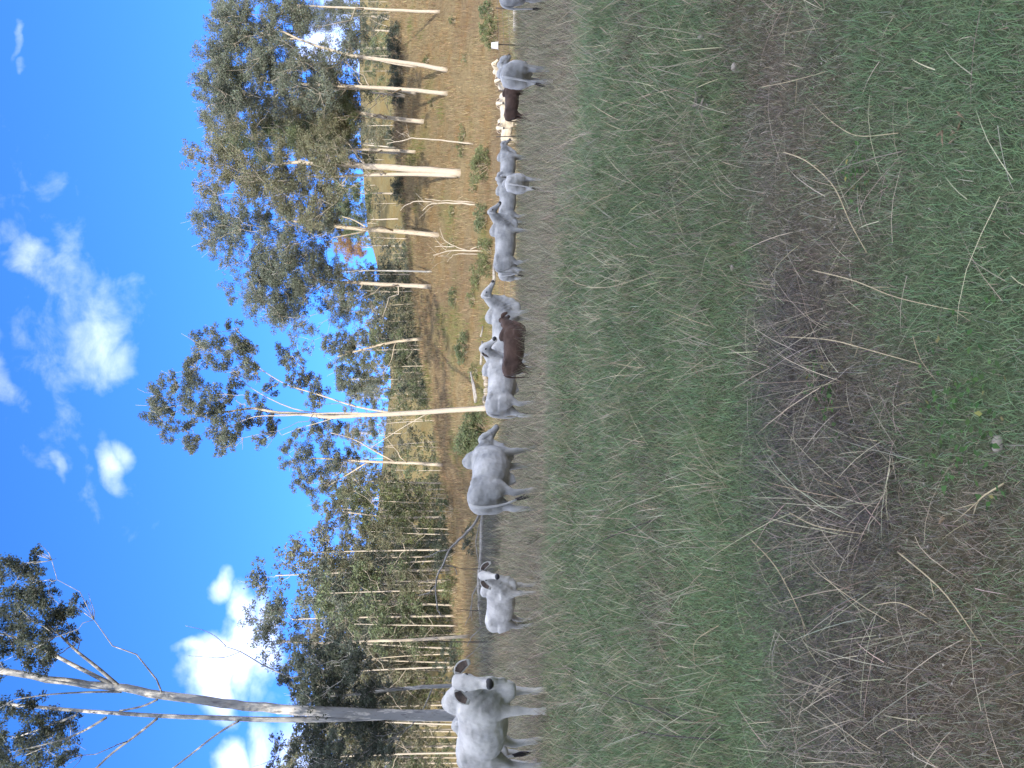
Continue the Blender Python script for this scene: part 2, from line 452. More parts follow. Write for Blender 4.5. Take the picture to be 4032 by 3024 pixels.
def dry_sward():
    n = 110000
    x, y = scatter(n, 8.5, 48, .60, 1.1)
    bare, dry, gold, far, n1, n2, n3 = cover_mix(x, y)
    tuft = fbm(x / .55, y / .8, 31)
    keep = (rng.random(n) < dry * np.clip(.25 + 1.8 * (tuft - .35), .05, 1))
    x, y, n1, tuft = x[keep], y[keep], n1[keep], tuft[keep]; n = len(x)
    P = np.stack([x, y, ground_z(x, y) - .01], 1)
    hh = np.clip((y - 7) / 5.5, .4, 1.1)
    h = rng.uniform(.20, .58, n) * (.45 + 1.1 * tuft) * hh
    w = rng.uniform(.004, .009, n) * np.clip(y / 14, .8, 3)
    c = jit(np.array([.37, .345, .245]), n, .28) * (.7 + .6 * fbm(x / 1.5, y / 2, 52))[:, None]
    c = np.where((rng.random(n) < .22)[:, None], jit(np.array([.19, .235, .125]), n, .25), c)
    c = np.where((rng.random(n) < .12)[:, None], jit(np.array([.10, .08, .07]), n, .25), c)
    me = blades('dry_sward', P, h, w, rng.uniform(.05, .6, n), rng.uniform(0, 6.28, n), c, bend=.8, segs=3)
    link_mesh('dry_grass', me, M_GRASS, label='knee-high grey-brown dry grass band round the feet of the cattle', cat='grass', kind='stuff')
dry_sward()

def hill_grass():
    n = 120000
    x, y = scatter(n, 36, 134, .58, .75)
    P = np.stack([x, y, ground_z(x, y) - .02], 1)
    tuft = fbm(x / 1.6, y / 1.6, 33); big = fbm(x / 9, y / 14, 61)
    keep = rng.random(n) < np.clip(.3 + 2 * (tuft - .3), .1, 1)
    P, x, y, tuft, big = P[keep], x[keep], y[keep], tuft[keep], big[keep]; n = len(x)
    h = rng.uniform(.3, .85, n) * (.6 + .8 * tuft)
    w = rng.uniform(.022, .05, n) * y / 70
    c = jit(np.array([.29, .232, .138]), n, .32)
    rust = jit(np.array([.20, .15, .095]), n, .28)
    c = np.where((rng.random(n) < np.clip((big - .42) * 4, 0, 1) * .65 + .1)[:, None], rust, c)
    g2 = np.clip((fbm(x / 6, y / 6, 71) - .60) * 6, 0, 1)
    c = np.where((rng.random(n) < g2 * .6)[:, None], jit(np.array([.13, .17, .055]), n, .2), c)
    me = blades('hill_grass', P, h, w, rng.uniform(.0, .5, n), rng.uniform(0, 6.28, n), c, bend=.6, segs=2)
    link_mesh('golden_grass', me, M_GRASS, label='sunlit golden dry grass covering the hillside below the gum trees', cat='grass', kind='stuff')
hill_grass()

def straw():
    """long bleached grass stems in tufts, many bent over"""
    T = []
    spots = [(1500, 3250, 16, .9), (1550, 3300, 18, 1.0), (1050, 3150, 18, 1.0), (1020, 3350, 16, .95), (1080, 3500, 14, .8), (900, 2750, 10, .7), (660, 2500, 14, .7), (620, 2650, 12, .6),
             (1560, 2550, 14, .7), (1950, 2500, 10, .7), (1780, 2350, 12, .6), (2960, 3250, 14, .7), (2980, 3080, 10, .6),
             (2300, 2500, 12, .6), (2150, 2620, 8, .6), (1400, 2420, 14, .6), (1230, 2450, 12, .6), (1010, 2400, 16, .7), (430, 2420, 14, .7), (160, 2500, 18, .8),
             (2500, 2450, 10, .5), (2800, 2400, 10, .5), (180, 3180, 9, .6), (2400, 3550, 5, .7), (620, 3620, 5, .7), (1250, 3500, 7, .8)]
    P = []; H = []; Ln = []; Az = []; W = []
    def tuft(p, k, h, spread=.05):
        for _ in range(k):
            P.append((p[0] + rng.normal(0, spread), p[1] + rng.normal(0, spread), p[2])); H.append(h * rng.uniform(.45, 1.1))
            Ln.append(rng.uniform(.25, 1.25)); Az.append(rng.uniform(0, 6.28)); W.append(.0020 + .0016 * p[1] / 3)
    for (u, v, k, h) in spots: tuft(at(u, v), k, h * .62)
    for _ in range(70):      # tangled dead tussocks over the brown strip
        y = rng.uniform(2.5, 5.4); x = rng.uniform(-.55, .35) * y
        if cover_mix(np.array([x]), np.array([y]))[0][0] > .3: tuft((x, y, gz(x, y)), rng.integers(5, 16), rng.uniform(.16, .5), .09)
    for _ in range(620):
        y = rng.uniform(4.8, 12.5); x = rng.uniform(-.55, .55) * y
        tuft((x, y, gz(x, y)), rng.integers(3, 9), rng.uniform(.3, .6), .06)
    for _ in range(900):
        y = rng.uniform(10.0, 30); x = rng.uniform(-.58, .58) * y
        tuft((x, y, gz(x, y)), rng.integers(6, 14), rng.uniform(.4, .8), .14)
    for _ in range(420):    # single straws lying about
        y = rng.uniform(2.2, 9); x = rng.uniform(-.55, .55) * y
        P.append((x, y, gz(x, y) + .03)); H.append(rng.uniform(.12, .5)); Ln.append(rng.uniform(1.2, 1.5)); Az.append(rng.uniform(0, 6.28)); W.append(.003 + .0004 * y)
    n = len(P); P = np.array(P); H = np.array(H); Ln = np.array(Ln); Az = np.array(Az); W = np.array(W)
    c = jit(np.array([.52, .46, .34]), n, .28); c = np.where((P[:, 1] > 10)[:, None], c * .85, c)
    me = blades('straw', P, H, W * 1.0, Ln, Az, c, bend=.55, segs=4)
    link_mesh('straw_stems', me, M_GRASS, label='long bleached grass stems standing and bent over the turf', cat='grass', kind='stuff')
straw()

def tussocks():
    n = 26000; m = 900
    ty = 4.6 + 8.5 * rng.random(m); tx = rng.uniform(-.56, .56, m) * ty
    k = rng.integers(0, m, n); x = tx[k] + rng.normal(0, .055, n) * (1 + ty[k] / 12); y = ty[k] + rng.normal(0, .06, n) * (1 + ty[k] / 10)
    P = np.stack([x, y, ground_z(x, y)], 1); big = rng.uniform(.6, 1.4, m)[k]
    c = jit(np.array([.20, .27, .135]), n, .25); c = np.where((rng.random(n) < .35)[:, None], jit(np.array([.40, .36, .24]), n, .25), c)
    me = blades('tussock', P, rng.uniform(.08, .22, n) * big, rng.uniform(.0028, .0045, n) * np.clip(y / 6, .9, 2), rng.uniform(.05, .9, n), rng.uniform(0, 6.28, n), c, bend=1.1, segs=3)
    link_mesh('grass_tussocks', me, M_GRASS, label='taller pale green and straw tussocks dotted over the green pasture', cat='grass', kind='stuff')
tussocks()
def dead_brush():
    n = 7000; P = []
    cs = [(1500, 3150, 260, .30), (1250, 3080, 200, .25), (1700, 3120, 180, .22), (700, 3150, 260, .3), (450, 3350, 260, .3), (1150, 3400, 160, .2)]
    k = rng.integers(0, len(cs), n); C = np.array([at(u, v)[:2] for (u, v, a_, b_) in cs]); S = np.array([b_ for (_, _, _, b_) in cs])
    x = C[k, 0] + rng.normal(0, 1, n) * S[k] * 1.2; y = np.maximum(C[k, 1] + rng.normal(0, 1, n) * S[k], 2.3)
    P = np.stack([x, y, ground_z(x, y)], 1)
    c = jit(np.array([.125, .115, .112]), n, .4); c = np.where((rng.random(n) < .25)[:, None], jit(np.array([.28, .255, .21]), n, .3), c)
    me = blades('brush', P, rng.uniform(.06, .22, n), rng.uniform(.002, .0038, n), rng.uniform(.4, 1.4, n), rng.uniform(0, 6.28, n), c, bend=1.3, segs=3)
    link_mesh('dead_brush', me, M_GRASS, label='dark grey tangle of dead brush and thatch over the brown strip', cat='brush', kind='stuff')
dead_brush()
# distinct single stalks across the near turf
M_STRAW = mat('straw', (.50, .42, .27), .7, noise=[(30, (.33, .28, .17), .4, .7, (1, 1, 1))])
M_DARKSTALK = mat('dark_stalk', (.06, .05, .05), .9)
def stalk(pts, r, material, label, cat, lift=.05, twigs=0, group=None):
    P = []
    for i, (u, v) in enumerate(pts):
        p = at(u, v); t = i / max(len(pts) - 1, 1)
        p[2] += .02 + lift * math.sin(math.pi * t); P.append(p)
    P = np.array(P)
    # smooth
    t = np.linspace(0, len(P) - 1, 4 * len(P)); Q = np.stack([np.interp(t, np.arange(len(P)), P[:, k]) for k in range(3)], 1)
    for _s in range(4): Q[1:-1] = (Q[:-2] + 2 * Q[1:-1] + Q[2:]) / 4
    base = Q[0].copy(); mb = MB()
    mb.tube(Q - base, np.linspace(r, r * .45, len(Q)), 5)
    for _ in range(twigs):
        k = rng.integers(len(Q) // 3, len(Q) - 1); q = Q[k] - base
        d = (Q[k] - Q[k - 1]); d /= np.linalg.norm(d) + 1e-9
        e = d * .10 + rng.normal(0, .045, 3); e[2] = abs(e[2]) * .6
        mb.tube([q, q + e * .6, q + e * 1.1], [r * .5, r * .4, r * .2], 4)
    o = link_mesh('grass_stalk' if material is M_STRAW else 'dead_weed_stalk', mb.mesh('stalk'), material, label=label, cat=cat, group=group)
    o.location = base
SW = 'bleached straw stalks on the near turf'
stalk([(2425, 3105), (2400, 3210), (2300, 3350), (2160, 3405), (2030, 3450)], .0034, M_STRAW, 'longest pale straw lying across the brown patch on the right of the turf', 'straw', .04, 1, SW)
stalk([(2500, 3580), (2480, 3420), (2550, 3310), (2640, 3200)], .0022, M_STRAW, 'thin straw crossing the long pale straw on the right', 'straw', .03, 0, SW)
stalk([(2680, 3020), (2700, 3160), (2740, 3280)], .0026, M_STRAW, 'three-pronged pale straw beside the right picture edge of the turf', 'straw', .05, 3, SW)
stalk([(1700, 3080), (1690, 3350), (1650, 3480), (1590, 3650)], .0034, M_STRAW, 'stout creamy straw in the middle of the brown strip', 'straw', .06, 2, SW)
stalk([(1960, 3230), (1920, 3450), (1850, 3600), (1790, 3860)], .0028, M_STRAW, 'long thin straw slanting down the green turf right of centre', 'straw', .05, 2, SW)
stalk([(1010, 3120), (950, 3280), (920, 3430)], .0036, M_STRAW, 'short stout straw pointing toward the brown leaf', 'straw', .06, 0, SW)
stalk([(900, 2980), (800, 3110), (640, 3190), (500, 3220)], .0032, M_STRAW, 'bent straw at the left edge of the brown strip', 'straw', .05, 2, SW)
stalk([(850, 3560), (700, 3800), (480, 3910)], .0034, M_STRAW, 'straight pale straw on the dark soil low on the left', 'straw', .03, 1, SW)
stalk([(640, 3470), (660, 3620), (570, 3720)], .0026, M_STRAW, 'kinked straw on the dark soil at left', 'straw', .05, 0, SW)
stalk([(1120, 4000), (1060, 3940), (1000, 3870)], .0038, M_STRAW, 'straw sprig at the very bottom of the turf', 'straw', .05, 2, SW)
stalk([(560, 2850), (500, 2790), (380, 2760)], .0034, M_STRAW, 'reddish-cream straw leaning in the green turf at left', 'straw', .08, 0, SW)
stalk([(1990, 2190), (1910, 2300), (1880, 2450), (1970, 2640)], .005, M_STRAW, 'long arched straw in the green turf below the first grey cow', 'straw', .16, 4, SW)
DW = 'dark dead weed stalks in the turf'
stalk([(110, 2870), (130, 2640), (160, 2480)], .006, M_DARKSTALK, 'dark dead weed stalk with a forked top at far left of the turf', 'weed', .1, 9, DW)
stalk([(170, 2780), (280, 2470), (320, 2330)], .006, M_DARKSTALK, 'dark bristly weed stalk leaning in the turf under the big white bull', 'weed', .1, 8, DW)
stalk([(990, 2620), (900, 2420), (850, 2330)], .006, M_DARKSTALK, 'dark dead weed stem in the turf below the white calf', 'weed', .1, 6, DW)

# ------------------------------------------------------------------ small things on the turf
M_STONE = mat('stone', (.33, .30, .26), .85, noise=[(9, (.3, .27, .24), .45, .7, (1, 1, 1))], bump=(20, .6, .02))
M_DEADLEAF = mat('dead_leaf', (.20, .155, .10), .8, noise=[(20, (.18, .13, .08), .4, .7, (1, 1, 1))])
M_DUNG = mat('dried_dung', (.27, .24, .20), 1, noise=[(14, (.15, .13, .11), .4, .65, (1, 1, 1))], bump=(40, 1, .03))
def stone(u, v, r, label, sq=(1, .8, .5)):
    r = r * .8; p = at(u, v); mb = MB()
    mb.ell((0, 0, 0), (r * sq[0], r * sq[1], r * sq[2]), k=14, m=10)
    V, f, mi = mb.arrays(); V = V * (1 + rng.normal(0, .05, (len(V), 1)))
    o = link_mesh('stone', np_mesh('stone', V, f, None, True), M_STONE, label=label, cat='stone', group='stones on the turf')
    o.location = p + np.array([0, 0, r * .3]); o.rotation_euler = (0, 0, rng.uniform(0, 3))
stone(2760, 2900, .042, 'smooth pale oval stone on the green turf at right')
stone(1275, 3950, .036, 'round grey-white stone in the bottom turf')
stone(1970, 2895, .03, 'pale half-buried stone at the upper edge of the brown strip')
stone(1905, 3050, .028, 'small flat pinkish stone inside the brown strip', (1, .9, .4))
stone(2880, 2770, .05, 'pale bone-like stone in the grass at upper right', (1.2, .5, .5))
stone(1585, 1935 + 640, .03, 'tiny cream stone in the green turf near centre')
def leaf_litter(u, v, s, n, label):
    p = at(u, v); mb = MB()
    for _ in range(n):
        c = np.array([rng.normal(0, s), rng.normal(0, s * .7), abs(rng.normal(.02, .02))]); a = rng.uniform(0, 6.28); l_ = rng.uniform(.25, .6) * max(s, .05)
        d = np.array([math.cos(a), math.sin(a), rng.uniform(-.3, .6)]) * l_; q = np.array([-math.sin(a), math.cos(a), rng.uniform(-.5, .5)]) * l_ * .3
        mb.loft([np.array([c - d, c - d + q * .1, c - d * .95]), np.array([c - q, c + q, c + q * .2 + [0, 0, .008]]), np.array([c + d, c + d + q * .1, c + d * .98])])
    o = link_mesh('dead_leaf_clump', mb.mesh('litter', False), M_DEADLEAF if 'brown' in label else M_DUNG, label=label, cat='litter'); o.location = p
leaf_litter(2620, 2775, .085, 34, 'grey curled clump of dead leaves on the green turf at right')
leaf_litter(2850, 2790, .04, 12, 'small grey scrap of dead leaves near the bone-like stone')
leaf_litter(1000, 3750, .012, 2, 'broad brown dead leaf standing at the edge of the bottom turf')
leaf_litter(2500, 3780, .035, 9, 'worn patch of brown litter in the green turf low on the right')
leaf_litter(1560, 2770, .05, 12, 'dark brown dropping in the turf near the brown strip')
def pebbles():
    mb = MB()
    for _ in range(260):
        y = rng.uniform(2.6, 5.2); a = rng.uniform(-.5, .5); x = a * y
        if cover_mix(np.array([x]), np.array([y]))[0][0] < .35: continue
        r = rng.uniform(.002, .006)
        mb.ell((x, y, gz(x, y) + r * .5 + .01), (r * 1.3, r, r * .7), k=5, m=3)
    link_mesh('pebbles', mb.mesh('pebbles'), mat('pebble', (.42, .38, .33), .9), label='scattered tiny pebbles and chips on the bare brown strip', cat='pebbles', kind='stuff')
pebbles()
def broad_weeds():
    """low broadleaf weeds with yellow-green leaves near the bottom"""
    for (u, v, n, s, lab) in ((1350, 3850, 150, .16, 'patch of small round-leaved yellow-green weeds in the bottom turf'), (1560, 3240, 45, .08, 'little green weed cushion at the brown strip'),
                              (2350, 3420, 60, .07, 'dark green weed rosette in the brown strip at right'), (1420, 3300, 50, .08, 'green weed cushion beside the dark soil')):
        p = at(u, v); Vs = []; 
        c = np.stack([rng.normal(0, s, n), rng.normal(0, s * .8, n), rng.uniform(.015, .06, n)], 1)
        az = rng.uniform(0, 6.28, n); r = rng.uniform(.008, .016, n)[:, None]
        d = np.stack([np.cos(az), np.sin(az), rng.uniform(-.5, .5, n)], 1) * r; e = np.stack([-np.sin(az), np.cos(az), rng.uniform(-.4, .4, n)], 1) * r * .8
        A = np.stack([c - d, c + e * .9 - d * .2, c + d, c - e * .9 - d * .2], 1).reshape(-1, 3); b = np.arange(n) * 4
        col = jit(np.array([.07, .14, .045]), n, .3); col = np.where((rng.random(n) < .06)[:, None], jit(np.array([.27, .25, .09]), n), col)
        o = link_mesh('broadleaf_weed', np_mesh('weed', A, np.stack([b, b + 1, b + 2, b + 3], 1), np.repeat(col, 4, 0)), M_GRASS, label=lab, cat='weed', kind='stuff'); o.location = p
broad_weeds()
#@@PART2
# ------------------------------------------------------------------ trees
M_BARK = mat('gum_bark', (.52, .46, .36), .85, noise=[(1.6, (.38, .33, .26), .42, .6, (1, 1, .25)), (5, (.22, .19, .16), .6, .72, (1, 1, .5)), (14, (.6, .6, .6, 1), .5, .8, (1, 1, .15))], bump=(8, .5, .04))
M_BARK_PALE = mat('pale_bark', (.45, .405, .335), .85, noise=[(2, (.45, .40, .33), .5, .7, (1, 1, .25)), (12, (.6, .6, .6, 1), .5, .8, (1, 1, .2))])
M_BARK_GREY = mat('mottled_bark', (.25, .26, .265), .9, noise=[(2.6, (.50, .49, .46), .52, .56, (1, 1, .22)), (4, (.15, .15, .16), .56, .66, (1, 1, .3)), (9, (.22, .21, .20), .60, .66, (1, 1, .4))], bump=(8, .6, .04))
M_DEADWOOD = mat('dead_wood', (.34, .33, .31), .9, noise=[(3, (.16, .15, .14), .45, .7, (1, 1, 1)), (20, (.6, .6, .6, 1), .4, .8, (.2, 1, 1))], bump=(20, .6, .03))
M_LEAF = mat('gum_leaf', attr='Col', rough=.6, spec=.2, transl=.33)
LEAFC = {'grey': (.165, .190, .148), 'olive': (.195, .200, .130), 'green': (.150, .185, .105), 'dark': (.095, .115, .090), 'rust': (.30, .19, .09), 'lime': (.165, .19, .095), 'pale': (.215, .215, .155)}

def leaf_cloud(centers, radii, n_each, size, base, hang=.6, sub=9, hue=.05):
    """leaf blades gathered in small tufts spread through each clump"""
    Vs = []; Cs = []
    for c, r, n in zip(centers, radii, n_each):
        k = max(4, int(sub)); n = int(n)
        d = rng.normal(0, 1, (k, 3)); d /= np.linalg.norm(d, axis=1)[:, None]
        d *= (rng.random(k) ** .45)[:, None]
        sc = c + d * np.array([1, 1, .72]) * r
        w = rng.integers(0, k, n)
        q = rng.normal(0, 1, (n, 3)); q /= np.linalg.norm(q, axis=1)[:, None]; q *= (rng.random(n) ** .5)[:, None]
        p = sc[w] + q * np.array([1, 1, .8]) * (r * .38)
        tone = rng.normal(1, .13, k)[w] * rng.normal(1, .16, n)
        ax = rng.normal(0, 1, (n, 3)); ax[:, 2] = ax[:, 2] * .6 - hang; ax /= np.linalg.norm(ax, axis=1)[:, None]
        t = rng.normal(0, 1, (n, 3)); t -= (t * ax).sum(1)[:, None] * ax; t /= np.linalg.norm(t, axis=1)[:, None]
        L_ = (size * rng.uniform(.6, 1.35, n))[:, None]
        Vs.append(np.stack([p - ax * L_ / 2, p + t * L_ * .19, p + ax * L_ / 2, p - t * L_ * .19], 1).reshape(-1, 3))
        bc = np.array(LEAFC[base] if isinstance(base, str) else base)
        col = bc * tone[:, None] * (1 + rng.normal(0, hue, (n, 3)))
        Cs.append(np.repeat(np.clip(col, .01, 1), 4, 0))
    V = np.concatenate(Vs); b = np.arange(len(V) // 4) * 4
    return np_mesh('crown', V, np.stack([b, b + 1, b + 2, b + 3], 1), np.concatenate(Cs))

def bent(p, q, n=5, sag=.12, jitter=.04):
    p = np.array(p, float); q = np.array(q, float); L_ = np.linalg.norm(q - p)
    t = np.linspace(0, 1, n)[:, None]
    X = p + (q - p) * t
    # leave the trunk steeply, arch outwards
    X[:, 2] += np.sin(t[:, 0] * np.pi) * L_ * -sag * .5
    X[1:-1] += rng.normal(0, jitter * L_ / 2, (n - 2, 3))
    return X

def build_tree(name, trunk, r0, clumps, leaf, bark, size=.24, dens=1.0, twigs=3, label=None, cat='tree', group=None, stems=(), r1=None, side=8, hang=.6, limb_r=.22, bare_limbs=()):
    """trunk: (k,3) world points from the root up; clumps: list of (center, radius)"""
    trunk = np.array(trunk, float); base = trunk[0].copy(); base[2] -= .0
    root = empty(name, base, label=label, cat=cat, group=group)
    T = trunk - base; 
    t = np.linspace(0, len(T) - 1, (len(T) - 1) * 4 + 1)
    TT = np.stack([np.interp(t, np.arange(len(T)), T[:, k]) for k in range(3)], 1)
    for _ in range(2): TT[1:-1] = (TT[:-2] + 2 * TT[1:-1] + TT[2:]) / 4
    TT[2:-1] += rng.normal(0, r0 * .05, TT[2:-1].shape)
    TT[0, 2] -= .3
    rr = np.interp(np.linspace(0, 1, len(TT)), [0, .04, .5, 1], [r0 * 1.02, r0 * .74, r0 * .58, (r1 or r0 * .3)])
    mb = MB(); mb.tube(TT, rr, side)
    lines = [(TT, rr)]
    for st in stems:      # further stems: (points, r0, r1)
        P = np.array(st[0], float) - base
        tt = np.linspace(0, len(P) - 1, (len(P) - 1) * 3 + 1); P2 = np.stack([np.interp(tt, np.arange(len(P)), P[:, k]) for k in range(3)], 1)
        for _ in range(2): P2[1:-1] = (P2[:-2] + 2 * P2[1:-1] + P2[2:]) / 4
        r2 = np.linspace(st[1], st[2], len(P2)); mb.tube(P2, r2, 6); lines.append((P2, r2))
    link_mesh('trunk', mb.mesh('trunk'), bark, root)
    if clumps:
        lb = MB(); C = [np.array(c[0], float) - base for c in clumps]; Rr = [c[1] for c in clumps]
        allp = np.concatenate([l[0] for l in lines]); allr = np.concatenate([l[1] for l in lines])
        hmin = TT[-1][2] * .25
        for c, r in sorted(zip(C, Rr), key=lambda q: q[0][2]):
            d = c - allp; hor = np.hypot(d[:, 0], d[:, 1])
            cost = np.linalg.norm(d, axis=1) + 2.2 * np.maximum(0, hor * .75 - d[:, 2]) + 50 * (allp[:, 2] < min(hmin, c[2] - 1))
            j = int(np.argmin(cost)); st = allp[j]
            X = bent(st, c, 6, .16, .07)
            ra = max(min(allr[j] * .5, limb_r * r0 * 1.3), .018); rad = np.linspace(ra, .014, 6)
            lb.tube(X, rad, 5)
            allp = np.concatenate([allp, X[2:5]]); allr = np.concatenate([allr, rad[2:5]])
            for _ in range(twigs):
                e = c + rng.normal(0, .55, 3) * r
                lb.tube(bent(X[4], e, 4, .1, .08), [.022, .017, .012, .008], 4)
        for (P, ra) in bare_limbs:
            P = np.array(P) - base; lb.tube(P, np.linspace(ra, ra * .25, len(P)), 5)
        link_mesh('branches', lb.mesh('branches'), bark, root)
        ne = [max(40, dens * 175 * (r / (size * 3.6)) ** 2) for r in Rr]
        link_mesh('crown', leaf_cloud(C, Rr, ne, size, leaf, hang, sub=9), M_LEAF, root)
    return root

def vpx(pts, y, dy=None):
    """picture positions at distance y -> world points, drifting dy metres in depth along the way"""
    out = []
    for i, (u, v) in enumerate(pts):
        out.append(px(u, v, y + (0 if dy is None else dy * i / max(1, len(pts) - 1))))
    return out
def clumps_px(lst, y, depth, k=1.0):
    out = []
    for (u, v, r) in lst:
        d = y + rng.normal(0, depth * .5)
        out.append((px(u, v, d), r * k / F * y))
    return out
def z2(lst): return [(3024 - (1200 + b * .678), 500 + a * .678, r * .678) for (a, b, r) in lst]

# --- the tall single gum right of the middle bull
b = at(1424, 1935); y = b[1]
cl = z2([(170, 520, 60), (150, 600, 62), (175, 660, 40), (240, 450, 45), (270, 490, 35), (215, 560, 50), (245, 735, 50), (360, 390, 50), (400, 470, 75), (345, 560, 60), (400, 620, 50), (400, 235, 62), (370, 385, 45),
         (395, 300, 50), (495, 160, 38), (510, 270, 70), (560, 340, 60), (620, 130, 40), (680, 225, 72), (700, 290, 50), (630, 240, 45), (615, 420, 58), (700, 370, 50), (740, 390, 40), (510, 520, 45), (560, 560, 45), (600, 520, 35), (350, 700, 45),
         (385, 790, 55), (365, 830, 35), (510, 620, 80), (560, 690, 75), (640, 690, 60), (700, 700, 45), (545, 780, 60), (540, 830, 35), (600, 765, 50), (775, 595, 40), (820, 670, 60), (850, 710, 45), (785, 790, 42), (840, 480, 42), (710, 535, 38),
         (1115, 640, 22), (920, 280, 55), (960, 320, 45), (900, 330, 35), (1020, 400, 50), (940, 440, 35), (1060, 460, 55), (1110, 510, 55), (1090, 560, 42), (1000, 450, 40), (250, 620, 40), (460, 570, 40)])
tr = vpx([(1418, 1935), (1410, 1800), (1400, 1650), (1392, 1500), (1388, 1400)], y) + vpx([(1380, 1290), (1395, 1180), (1400, 1080), (1418, 1000), (1400, 880), (1395, 760)], y, .8)
st1 = vpx([(1396, 1560), (1420, 1400), (1470, 1260), (1505, 1130), (1560, 1040), (1610, 980)], y, -1.0)
st2 = vpx([(1392, 1450), (1390, 1300), (1410, 1150), (1480, 1010), (1540, 930)], y, 1.5)
st3 = vpx([(1395, 1500), (1400, 1290), (1385, 1120), (1390, 1000), (1340, 900), (1330, 820)], y, -1.2)
st4 = vpx([(1400, 1380), (1360, 1260), (1340, 1180), (1310, 1110)], y, .7)
stL = vpx([(1400, 1690), (1350, 1600), (1300, 1520), (1260, 1460)], y, 1.2)
clm = clumps_px(cl, y, 3.2, 1.45)
build_tree('gum_tree', tr, .27, clm, 'grey', M_BARK_PALE, size=.165, dens=2.1, stems=[(st1, .085, .02), (st2, .07, .02), (st3, .07, .02), (st4, .04, .015), (stL, .035, .015)],
           label='tall slender gum with a bare pale trunk standing alone behind the cattle', r1=.05, limb_r=.14)

# --- the two-stemmed big gum at the far left, its crown cut by the picture edge
y = 39.0; g0 = gz((210 - 1512) / F * y, y)
base = np.array([(212 - 1512) / F * y, y, g0])
trk = [base] + vpx([(208, 1650), (212, 1500), (220, 1300), (238, 1030), (255, 886), (287, 633)], y) + vpx([(321, 443), (340, 253), (385, 0), (405, -150)], y, -.6)
stB = vpx([(206, 1580), (195, 1400), (190, 1180), (191, 1000), (198, 850), (204, 633), (217, 443), (230, 253), (255, 0), (265, -160)], y, .6)
lim = [(vpx([(320, 470), (400, 380), (460, 300), (520, 240), (560, 190)], y, -1), .10, .03), (vpx([(330, 440), (420, 260), (480, 150), (520, 50), (540, -60)], y, 1), .11, .04),
       (vpx([(200, 420), (150, 340), (110, 250), (80, 120)], y, -1), .07, .03), (vpx([(208, 300), (160, 180), (120, 60)], y, 1), .06, .03),
       (vpx([(196, 620), (130, 540), (60, 440), (-10, 370)], y, -1), .07, .05), (vpx([(185, 940), (140, 860), (60, 760), (-10, 670)], y, .5), .06, .045),
       (vpx([(270, 620), (240, 560), (225, 470)], y, .5), .06, .05), (vpx([(300, 480), (300, 350), (290, 180), (270, 60)], y, -2), .06, .02)]
ltop = [(790, 20, 40), (800, 70, 60), (760, 110, 55), (850, 140, 28), (730, 130, 50), (700, 90, 60), (650, 120, 60), (640, 60, 60), (690, 190, 40), (620, 190, 55), (580, 130, 60), (560, 60, 55), (600, 250, 50), (640, 290, 40), (550, 210, 55), (500, 170, 55), (530, 20, 50),
        (490, 90, 45), (470, 200, 45), (430, 120, 50), (480, 20, 45), (420, 170, 45), (520, 285, 35), (240, 120, 50), (200, 190, 55), (170, 130, 55), (120, 110, 55), (130, 200, 55), (180, 260, 50), (100, 260, 55), (60, 180, 60), (50, 100, 60), (30, 240, 50), (230, 40, 50), (120, 20, 60), (20, 20, 60), (400, -40, 70), (560, -60, 80), (200, -80, 80), (0, -60, 90), (700, -40, 60)]
clm = [(px(u, v, y + rng.normal(0, 1.4)), r * 1.25 / F * y) for (u, v, r) in ltop]
build_tree('gum_tree', trk, .38, clm, 'dark', M_BARK_GREY, size=.155, dens=1.9, stems=[(stB, .165, .06)] + lim, side=12, limb_r=.10,
           label='big double-stemmed gum with patchy grey bark behind the huge white bull', r1=.14)

# --- dark leafy tree standing against the double-stemmed gum, with a bare limb to its right
def blob(pts, n, r):   # random clumps inside an ellipse list (U,V,rU,rV,weight)
    out = []
    tot = sum(p[2] * p[3] for p in pts)
    for (u, v, ru, rv) in pts:
        m = max(1, int(n * ru * rv / tot))
        for _ in range(m):
            th = rng.uniform(0, 6.28); q = rng.random() ** .5
            out.append((u + ru * q * math.cos(th), v + rv * q * math.sin(th), r * rng.uniform(.7, 1.25)))
    return out
y = 41.5; bx = (330 - 1512) / F * y
cl = blob([(150, 1330, 190, 190), (330, 1290, 130, 200), (60, 1180, 90, 130), (400, 1200, 90, 80), (180, 1500, 170, 90), (440, 1330, 60, 110)], 120, 50)
build_tree('shade_tree', [np.array([bx, y, gz(bx, y)])] + vpx([(320, 1700), (310, 1550), (290, 1400), (280, 1250)], y), .16, [(px(u, v, y + rng.normal(0, 1.5)), r / F * y) for (u, v, r) in cl], 'dark', M_BARK_GREY, size=.16, dens=1.3,
           stems=[(vpx([(300, 1330), (340, 1180), (400, 1040), (460, 950), (480, 880)], y, -1), .045, .018), (vpx([(460, 950), (430, 880), (438, 800), (442, 740)], y), .025, .012), (vpx([(480, 890), (520, 850), (545, 800), (560, 730)], y), .022, .01)],
           label='dark bushy tree wrapped round the double-stemmed gum, a bare crooked limb reaching over the cloud')
cl = blob([(490, 1120, 110, 110), (560, 1020, 70, 60), (420, 1250, 60, 80)], 34, 44)
y = 60; bx = (520 - 1512) / F * y
build_tree('gum_tree', [np.array([bx, y, gz(bx, y)])] + vpx([(505, 1650), (500, 1450), (490, 1250), (500, 1100)], y), .17, [(px(u, v, y + rng.normal(0, 2)), r / F * y) for (u, v, r) in cl], 'grey', M_BARK, size=.19,
           label='loose grey-green gum whose top stands before the left cloud', dens=.9)

